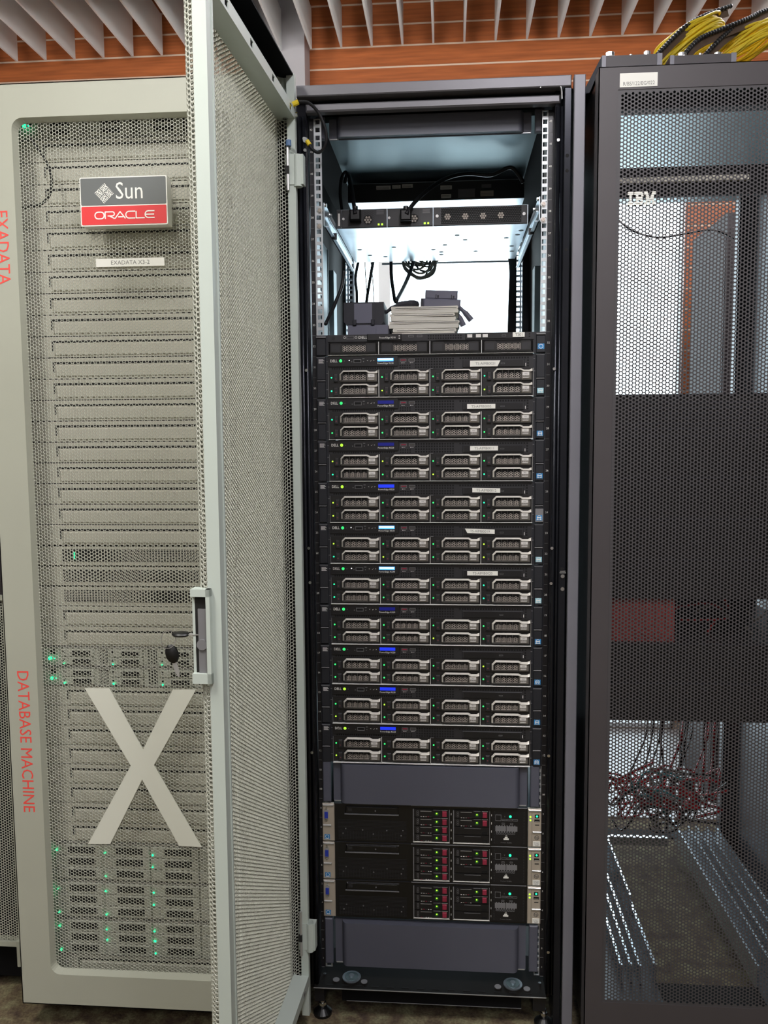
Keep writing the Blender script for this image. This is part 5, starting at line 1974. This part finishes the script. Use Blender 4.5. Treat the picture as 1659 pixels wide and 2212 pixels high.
IY = -0.12
ix0, ix1, iz0, iz1 = 0.3215, 0.925, -0.065, 1.897
hx0, hx1, hz0, hz1 = 0.3665, 0.880, 0.036, 1.846
b = MB()
yd = IY + 0.0005
b.box(ix0, hx0 - 0.009, IY, IY + 0.002, iz0, iz1, ibm_paint)
b.box(hx1 + 0.006, ix1, IY, IY + 0.002, iz0, iz1, ibm_paint)
b.box(hx0 - 0.009, hx1 + 0.006, IY, IY + 0.002, hz1 + 0.009, iz1, ibm_paint)
b.box(hx0 - 0.009, hx1 + 0.006, IY, IY + 0.002, iz0, hz0 - 0.007, ibm_paint)
b.box(ix0, ix0 + 0.002, IY, -0.082, iz0, iz1, ibm_paint)
b.box(ix1 - 0.002, ix1, IY, -0.082, iz0, iz1, ibm_paint)
b.box(ix0, ix1, IY, -0.082, iz1 - 0.0015, iz1, rack_grey)
ido = ip(b, 'door')
perforated('mesh_panel', hx0 - QC.x, hx1 - QC.x, hz0 - QC.z, hz1 - QC.z, 0.00735, 0.70, 12,
           lambda S, Z, T: (S, IY + 0.0012 - QC.y + T, Z), ibm_mesh, 0.0, ido, solid=(2, 2))
b = MB()
b.box(0.3605, 0.4300, IY - 0.0006, IY, 1.8590, 1.8840, paper_white)
b.text('R/BS/122/EG/022', 0.0098, 0.3955, IY - 0.0008, 1.8618, ink_grey, align='c', sx=0.86, tilt=0.01)
ip(b, 'asset_tag', ido)
# striped three-letter logo
b = MB()
lx, lz, lh = 0.3790, 1.6420, 0.0250
rowsn = 8
rh = lh / rowsn
I_ = [(0, 10)] * 2 + [(3, 7)] * 4 + [(0, 10)] * 2
Bb = [[(0, 14)], [(0, 16)], [(3, 7), (12, 16)], [(3, 14.5)], [(3, 14.5)], [(3, 7), (12, 16)], [(0, 16)], [(0, 14)]]
Mm = [[(0, 6), (14, 20)], [(0, 7), (13, 20)], [(3, 8), (12, 17)], [(3, 9), (11, 17)], [(3, 17)], [(3, 6.2), (7.2, 12.8), (13.8, 17)], [(0, 6.2), (8.3, 11.7), (13.8, 20)], [(0, 6.2), (9.3, 10.7), (13.8, 20)]]
un = 0.0520 / 49
for r in range(rowsn):
    zt = lz + lh - r * rh
    segs = [(I_[r][0], I_[r][1])] + [(a + 11.5, c + 11.5) for a, c in Bb[r]] + [(a + 29, c + 29) for a, c in Mm[r]]
    for a, c in segs:
        b.box(lx + a * un, lx + c * un, IY - 0.0016, IY + 0.001, zt - rh * 0.70, zt, white_print)
ip(b, 'logo', ido)
# body
b = MB()
b.box(0.3270, 0.3330, -0.055, 0.8, -0.06, 1.905, rack_black)
b.box(0.900, 0.915, -0.055, 0.8, -0.06, 1.905, ibm_inner)
b.box(0.3270, 0.915, -0.055, 0.8, 1.893, 1.905, rack_black)
b.box(0.345, 0.895, -0.03, 0.8, 1.888, 1.892, roof_steel)
b.box(0.3300, 0.3460, -0.072, -0.055, -0.06, 1.885, rack_gloss)
ip(b, 'body')
b = MB()
b.box(0.346, 0.380, 0.0, 0.05, 0.0, 1.888, ibm_inner)
ip(b, 'mounting_rail')
b = MB()
b.box(0.860, 0.895, 0.0, 0.05, 0.0, 1.888, ibm_inner)
ip(b, 'mounting_rail')
for x0 in (0.336, 0.866):
    b = MB()
    b.box(x0, x0 + 0.034, 0.72, 0.76, -0.04, 1.888, ibm_inner)
    b.box(x0 + 0.030, x0 + 0.034, 0.715, 0.72, 0.0, 1.888, galv)
    ip(b, 'rear_rail')
b = MB()
b.box(0.346, 0.90, 0.0, 0.03, 1.862, 1.888, rack_dark)
b.box(0.38, 0.864, 0.0, 0.012, 1.690, 1.748, rack_dark)
b.box(0.38, 0.64, -0.010, 0.0, 1.716, 1.726, paper_cream)
ip(b, 'crossbar')
b = MB()
b.box(0.338, 0.512, -0.03, 0.8, -0.045, -0.040, ibm_inner)
b.box(0.735, 0.900, -0.03, 0.8, -0.045, -0.040, ibm_inner)
b.box(0.512, 0.735, -0.03, 0.05, -0.045, -0.040, rack_dark)
b.box(0.512, 0.735, 0.75, 0.8, -0.045, -0.040, rack_dark)
b.box(0.505, 0.512, 0.05, 0.75, -0.045, 0.005, galv)
b.box(0.500, 0.505, 0.28, 0.75, -0.020, 0.035, galv)
b.box(0.733, 0.739, 0.05, 0.80, -0.045, 0.010, galv)
for X in (0.430, 0.452, 0.472, 0.775, 0.80, 0.83, 0.86):
    b.box(X, X + 0.006, 0.05, 0.75, -0.040, 0.0, galv)
b.box(0.40, 0.68, 0.60, 0.615, 0.008, 0.032, galv)
ip(b, 'base_frame')
for (xx, yy) in ((0.37, 0.05), (0.87, 0.05), (0.37, 0.75), (0.87, 0.75)):
    b = MB()
    b.cyl((xx, yy, FZ), (0, 0, 1), 0.022, 0.012, rubber, 16)
    b.cyl((xx, yy, FZ + 0.012), (0, 0, 1), 0.008, 0.052, steel, 10)
    ip(b, 'foot')
# equipment blocks: two dark stacks of units
def unit_block(zlo, n, word):
    for k in range(n):
        root = empty('rack_unit', (0.62, 0.05, zlo + k * 2 * U))
        b = MB()
        h = 2 * U - 0.001
        b.box(-0.238, 0.238, 0.0, 0.6, 0.0, h, ibm_unit)
        b.box(-0.238, 0.238, -0.004, 0.0, h - 0.003, h - 0.001, ibm_inner)
        for j in range(6):
            b.box(-0.20, 0.20, -0.003, 0.0, 0.012 + j * 0.011, 0.016 + j * 0.011, ibm_inner if (k == n - 1 and n > 3) else ibm_unit)
        b.build('chassis', root)
        for sx in (-1, 1):
            MB().box(sx * 0.225 - 0.012, sx * 0.225 + 0.012, -0.008, -0.003, 0.004, h - 0.004, ibm_unit, 0.001).build('rack_ear', root)
        tag(root, 'black two-unit box behind the charcoal mesh, %s from the top of the %s dark block' % (['first', 'second', 'third', 'fourth', 'fifth'][n - 1 - k], word), 'rack unit', 'dark units in the charcoal cabinet')
unit_block(0.850, 5, 'upper')
unit_block(0.575, 2, 'lower')
# maroon board in the slot between the blocks
rt = empty('circuit_board', (0.470, 0.062, 0.750))
MB().box(-0.075, 0.066, 0.0, 0.004, 0.0, 0.0985, red_panel).build('board', rt)
b = MB()
for k in range(6):
    b.box(-0.065 + k * 0.022, -0.055 + k * 0.022, -0.003, 0.0, 0.010, 0.088, red_panel)
b.build('ridges', rt)
tag(rt, 'maroon panel behind the charcoal mesh between the two dark blocks', 'panel')
b = MB()
b.box(0.385, 0.860, 0.48, 0.49, 0.752, 0.849, rack_dark)  # dark sheet added to keep window light out of the slot
b.box(0.548, 0.640, 0.470, 0.479, 0.760, 0.845, ibm_inner)
ip(b, 'light_blocker')
G = 'cables in the slot of the charcoal cabinet'
cable([(1450, 1330), (1455, 1315), (1490, 1307), (1530, 1303), (1560, 1315)], 0.003, red_cable, 'bright red cable arching right of the maroon panel', 0.16, G)
cable([(1500, 1327), (1515, 1314), (1535, 1309), (1555, 1318), (1575, 1335)], 0.0025, grey_cable, 'pale cable arching below the red one right of the maroon panel', 0.15, G)
cable([(1555, 1272), (1565, 1295), (1575, 1315)], 0.003, red_cable, 'short red cable at the top of the slot right of the maroon panel', 0.15, G)
cable([(1545, 1340), (1532, 1360), (1520, 1392)], 0.003, red_cable, 'red cable curling down to the lower dark block', 0.15, G)
cable([(1470, 1339), (1520, 1339), (1575, 1336)], 0.002, red_cable, 'thin straight red cable low in the slot', 0.15, G)
cable([(1613, 1315), (1630, 1340), (1659, 1318)], 0.002, grey_cable, 'thin pale cable forming a V at the right edge', 0.15, G)
cable([(1610, 1352), (1630, 1372), (1668, 1392)], 0.003, grey_cable, 'pale cable running down at the right edge below the V', 0.15, G)
cable([(1330, 470), (1365, 498), (1420, 513), (1480, 505), (1540, 497), (1590, 517)], 0.003, black_cable, 'black cable sagging across the bright window behind the charcoal mesh', 0.85)
# tangle near the base
GT = 'cables tangled low in the charcoal cabinet'
for k in range(46):
    m = (red_cable, black_cable, red_cable, grey_cable, black_cable, cyan_cable, red_cable)[k % 7]
    x0, y0 = random.uniform(1320, 1500), random.uniform(1675, 1760)
    pts = []
    Y0 = random.uniform(0.35, 0.55)
    for j in range(5):
        pts.append((x0 + j * random.uniform(8, 34) - 20, y0 + random.uniform(-34, 34) + (14 if m is not red_cable else -4), Y0 + random.uniform(-0.05, 0.05)))
    nm = {'red_jacket': 'red', 'black_jacket': 'black', 'grey_jacket': 'pale grey', 'cyan_jacket': 'light blue'}[m.name]
    cable(pts, random.uniform(0.0022, 0.004), m, '%s patch cable tangled low behind the charcoal mesh' % nm, group=GT, sub=4, n=6)
for k in range(16):
    x0 = random.uniform(1400, 1560)
    x1 = x0 - random.uniform(-10, 60)
    cable([(x0, 1535, 0.62), (x0 - 6, 1590, 0.62), ((x0 + x1) / 2, 1640, 0.6), (x1, 1700, 0.55), (x1 - 8, 1745, 0.5)], random.uniform(0.002, 0.0035), (black_cable, black_cable, red_cable)[k % 3 if x0 > 1470 else 0],
          '%s cable hanging down from the lower dark block to the tangle' % ('red' if (k % 3 == 2 and x0 > 1470) else 'black'), group='cables hanging behind the charcoal mesh', sub=4, n=6)
p = atY(1495, 1738, 0.35)
r = empty('red_plug', p)
MB().prism([(-0.024, -0.008), (0.022, -0.008), (0.006, 0.008), (-0.012, 0.008)], -0.01, 0.012, red_cable).build('hood', r)
tag(r, 'bright red wedge-shaped plug low behind the charcoal mesh', 'plug')

# boxes on top of the charcoal cabinet
for k, (x0, x1, z1_, lab) in enumerate(((0.3475, 0.4665, 1.9690, 'dark grey metal box on top of the charcoal cabinet, left one'), (0.4820, 0.6110, 1.9640, 'dark grey metal box on top of the charcoal cabinet, right one'))):
    root = empty('cable_entry_box', ((x0 + x1) / 2, 0.12, 1.9055))
    w = (x1 - x0) / 2
    h = z1_ - 1.9055
    b = MB()
    b.box(-w, w, -0.118, 0.10, 0.0, h, ibm_paint)
    b.build('body', root)
    b = MB()
    b.box(-w, -w + 0.008, -0.121, -0.118, 0.0, h, rack_side)
    b.box(w - 0.010, w, -0.121, -0.118, 0.0, h, rack_side)
    b.build('flange', root)
    if k == 0:
        b = MB()   # sloping left flank down to the roof edge
        b.add([(-w, -0.118, h), (-w, -0.118, 0.0), (-w - 0.035, -0.09, 0.0), (-w, 0.10, h), (-w - 0.035, 0.10, 0.0), (-w, 0.10, 0.0)], [(0, 1, 2), (0, 2, 4, 3), (3, 4, 5)], ibm_inner)
        b.build('sloped_flank', root)
    for X, hh, rr in (((-0.040, 0.013, 0.009), (0.002, 0.008, 0.003), (0.034, 0.012, 0.007)) if k == 0 else ((-0.036, 0.011, 0.0085), (0.0, 0.010, 0.003), (0.034, 0.009, 0.007))):
        c = MB().cyl((X, -0.10, h), (0, 0, 1), rr, hh, steel, 12)
        c.cyl((X, -0.10, h), (0, 0, 1), rr * 1.25, hh * 0.35, steel, 6)
        c.build('gland_nut', root)
    tag(root, lab, 'box', 'boxes on the roof of the charcoal cabinet')
p = atY(1643, 128, 0.0)
r = empty('cable_clamp', (p.x, 0.02, 1.9055))
b = MB().box(-0.014, 0.014, -0.01, 0.02, 0.0, 0.022, rubber, 0.002)
b.cyl((0.0, 0.0, 0.022), (0, 0, 1), 0.004, 0.014, steel, 8)
b.build('clamp_body', r)
tag(r, 'small black clamp on the roof at the right edge', 'clamp')


# yellow fibre coils in black ribbed hose
def coil(cx, cy, Y, sc, lab1, hoses):
    c = atY(cx, cy, Y)
    e1 = Vector((0.86, 0.10, 0.50)).normalized()
    e2 = Vector((0.05, 0.98, -0.16)).normalized()
    nrm = e1.cross(e2).normalized()
    if nrm.z < 0: nrm = -nrm
    root = empty('fibre_cable_coil', c)
    for k in range(13):
        a = (0.098 + random.uniform(-0.006, 0.006)) * sc
        bb = (0.052 + random.uniform(-0.006, 0.006)) * sc
        off = nrm * ((k - 6) * 0.0040 * sc) + e1 * random.uniform(-0.008, 0.008)
        wv = random.uniform(0, 6)
        pts = [e1 * (a * math.cos(t)) + e2 * (bb * math.sin(t)) + off + nrm * (0.004 * math.sin(2 * t + wv)) for t in [2 * PI * i / 26 for i in range(26)]]
        MB().tube(pts, 0.0042 * sc, yellow_cable, 7, closed=True, sub=2).build('winding', root, True)
    tag(root, lab1, 'cable coil', 'yellow fibre coils above the charcoal cabinet')
    for hp, lab in hoses:
        h = empty('ribbed_hose', c)
        P_ = [atY(x, y, Y - 0.13 + 0.04 * i) - c for i, (x, y) in enumerate(hp)]
        Q = []
        for i in range(len(P_) - 1):
            p0, p1, p2, p3 = P_[max(i - 1, 0)], P_[i], P_[i + 1], P_[min(i + 2, len(P_) - 1)]
            for k in range(16):
                t = k / 16
                Q.append(0.5 * ((2 * p1) + (-p0 + p2) * t + (2 * p0 - 5 * p1 + 4 * p2 - p3) * t * t + (-p0 + 3 * p1 - 3 * p2 + p3) * t ** 3))
        rr = [0.0040 if i % 2 else 0.0058 for i in range(len(Q))]
        MB().tube(Q, rr, black_cable, 8).build('hose_turn', h)
        vs, fs = [], []
        for i, q in enumerate(Q[::4]):
            dn = Vector((0.25, 0.02, -1)) * 0.016
            vs += [q + Vector((0, 0.003, -0.004)), q + Vector((0, 0.003, -0.004)) + dn, q + Vector((0, 0.005, -0.004)) + dn, q + Vector((0, 0.005, -0.004))]
        for i in range(len(vs) // 4 - 1):
            for j in range(4):
                fs.append((4 * i + j, 4 * i + (j + 1) % 4, 4 * i + 4 + (j + 1) % 4, 4 * i + 4 + j))
        MB().add(vs, fs, brown_sheet).build('backing_strip', h)
        tag(h, lab, 'hose', 'ribbed hoses around the yellow coils')


coil(1492, 92, 0.42, 0.88, 'coil of yellow fibre cable above the charcoal cabinet, left one',
     [(((1408, 132), (1438, 98), (1482, 56), (1530, 30), (1582, 12)), 'black ribbed hose arching over the left yellow fibre coil'),
      (((1478, 118), (1510, 84), (1556, 64), (1606, 44), (1640, 30)), 'black ribbed hose running between the two yellow fibre coils')])
coil(1612, 100, 0.46, 0.84, 'coil of yellow fibre cable at the right edge of the picture',
     [(((1520, 122), (1556, 84), (1592, 55), (1640, 28), (1675, 16)), 'black ribbed hose arching over the right yellow fibre coil')])

# grey cabinet standing behind, seen through the charcoal cabinet
cb = empty('storage_cabinet', (1.12, 1.35, FZ))
MB().box(-0.15, 0.35, -0.2, 0.2, 0.0, 2.05, cabinet_grey).build('body', cb)
MB().box(-0.152, -0.15, -0.19, 0.19, 0.1, 1.98, cabinet_grey).build('side_sheet', cb)
MB().box(-0.14, 0.09, -0.212, -0.2, 0.05, 2.0, cabinet_grey, 0.003).build('door', cb)
MB().box(0.10, 0.34, -0.212, -0.2, 0.05, 2.0, cabinet_grey, 0.003).build('door', cb)
tag(cb, 'grey storage cabinet behind the racks beside the window', 'cabinet')
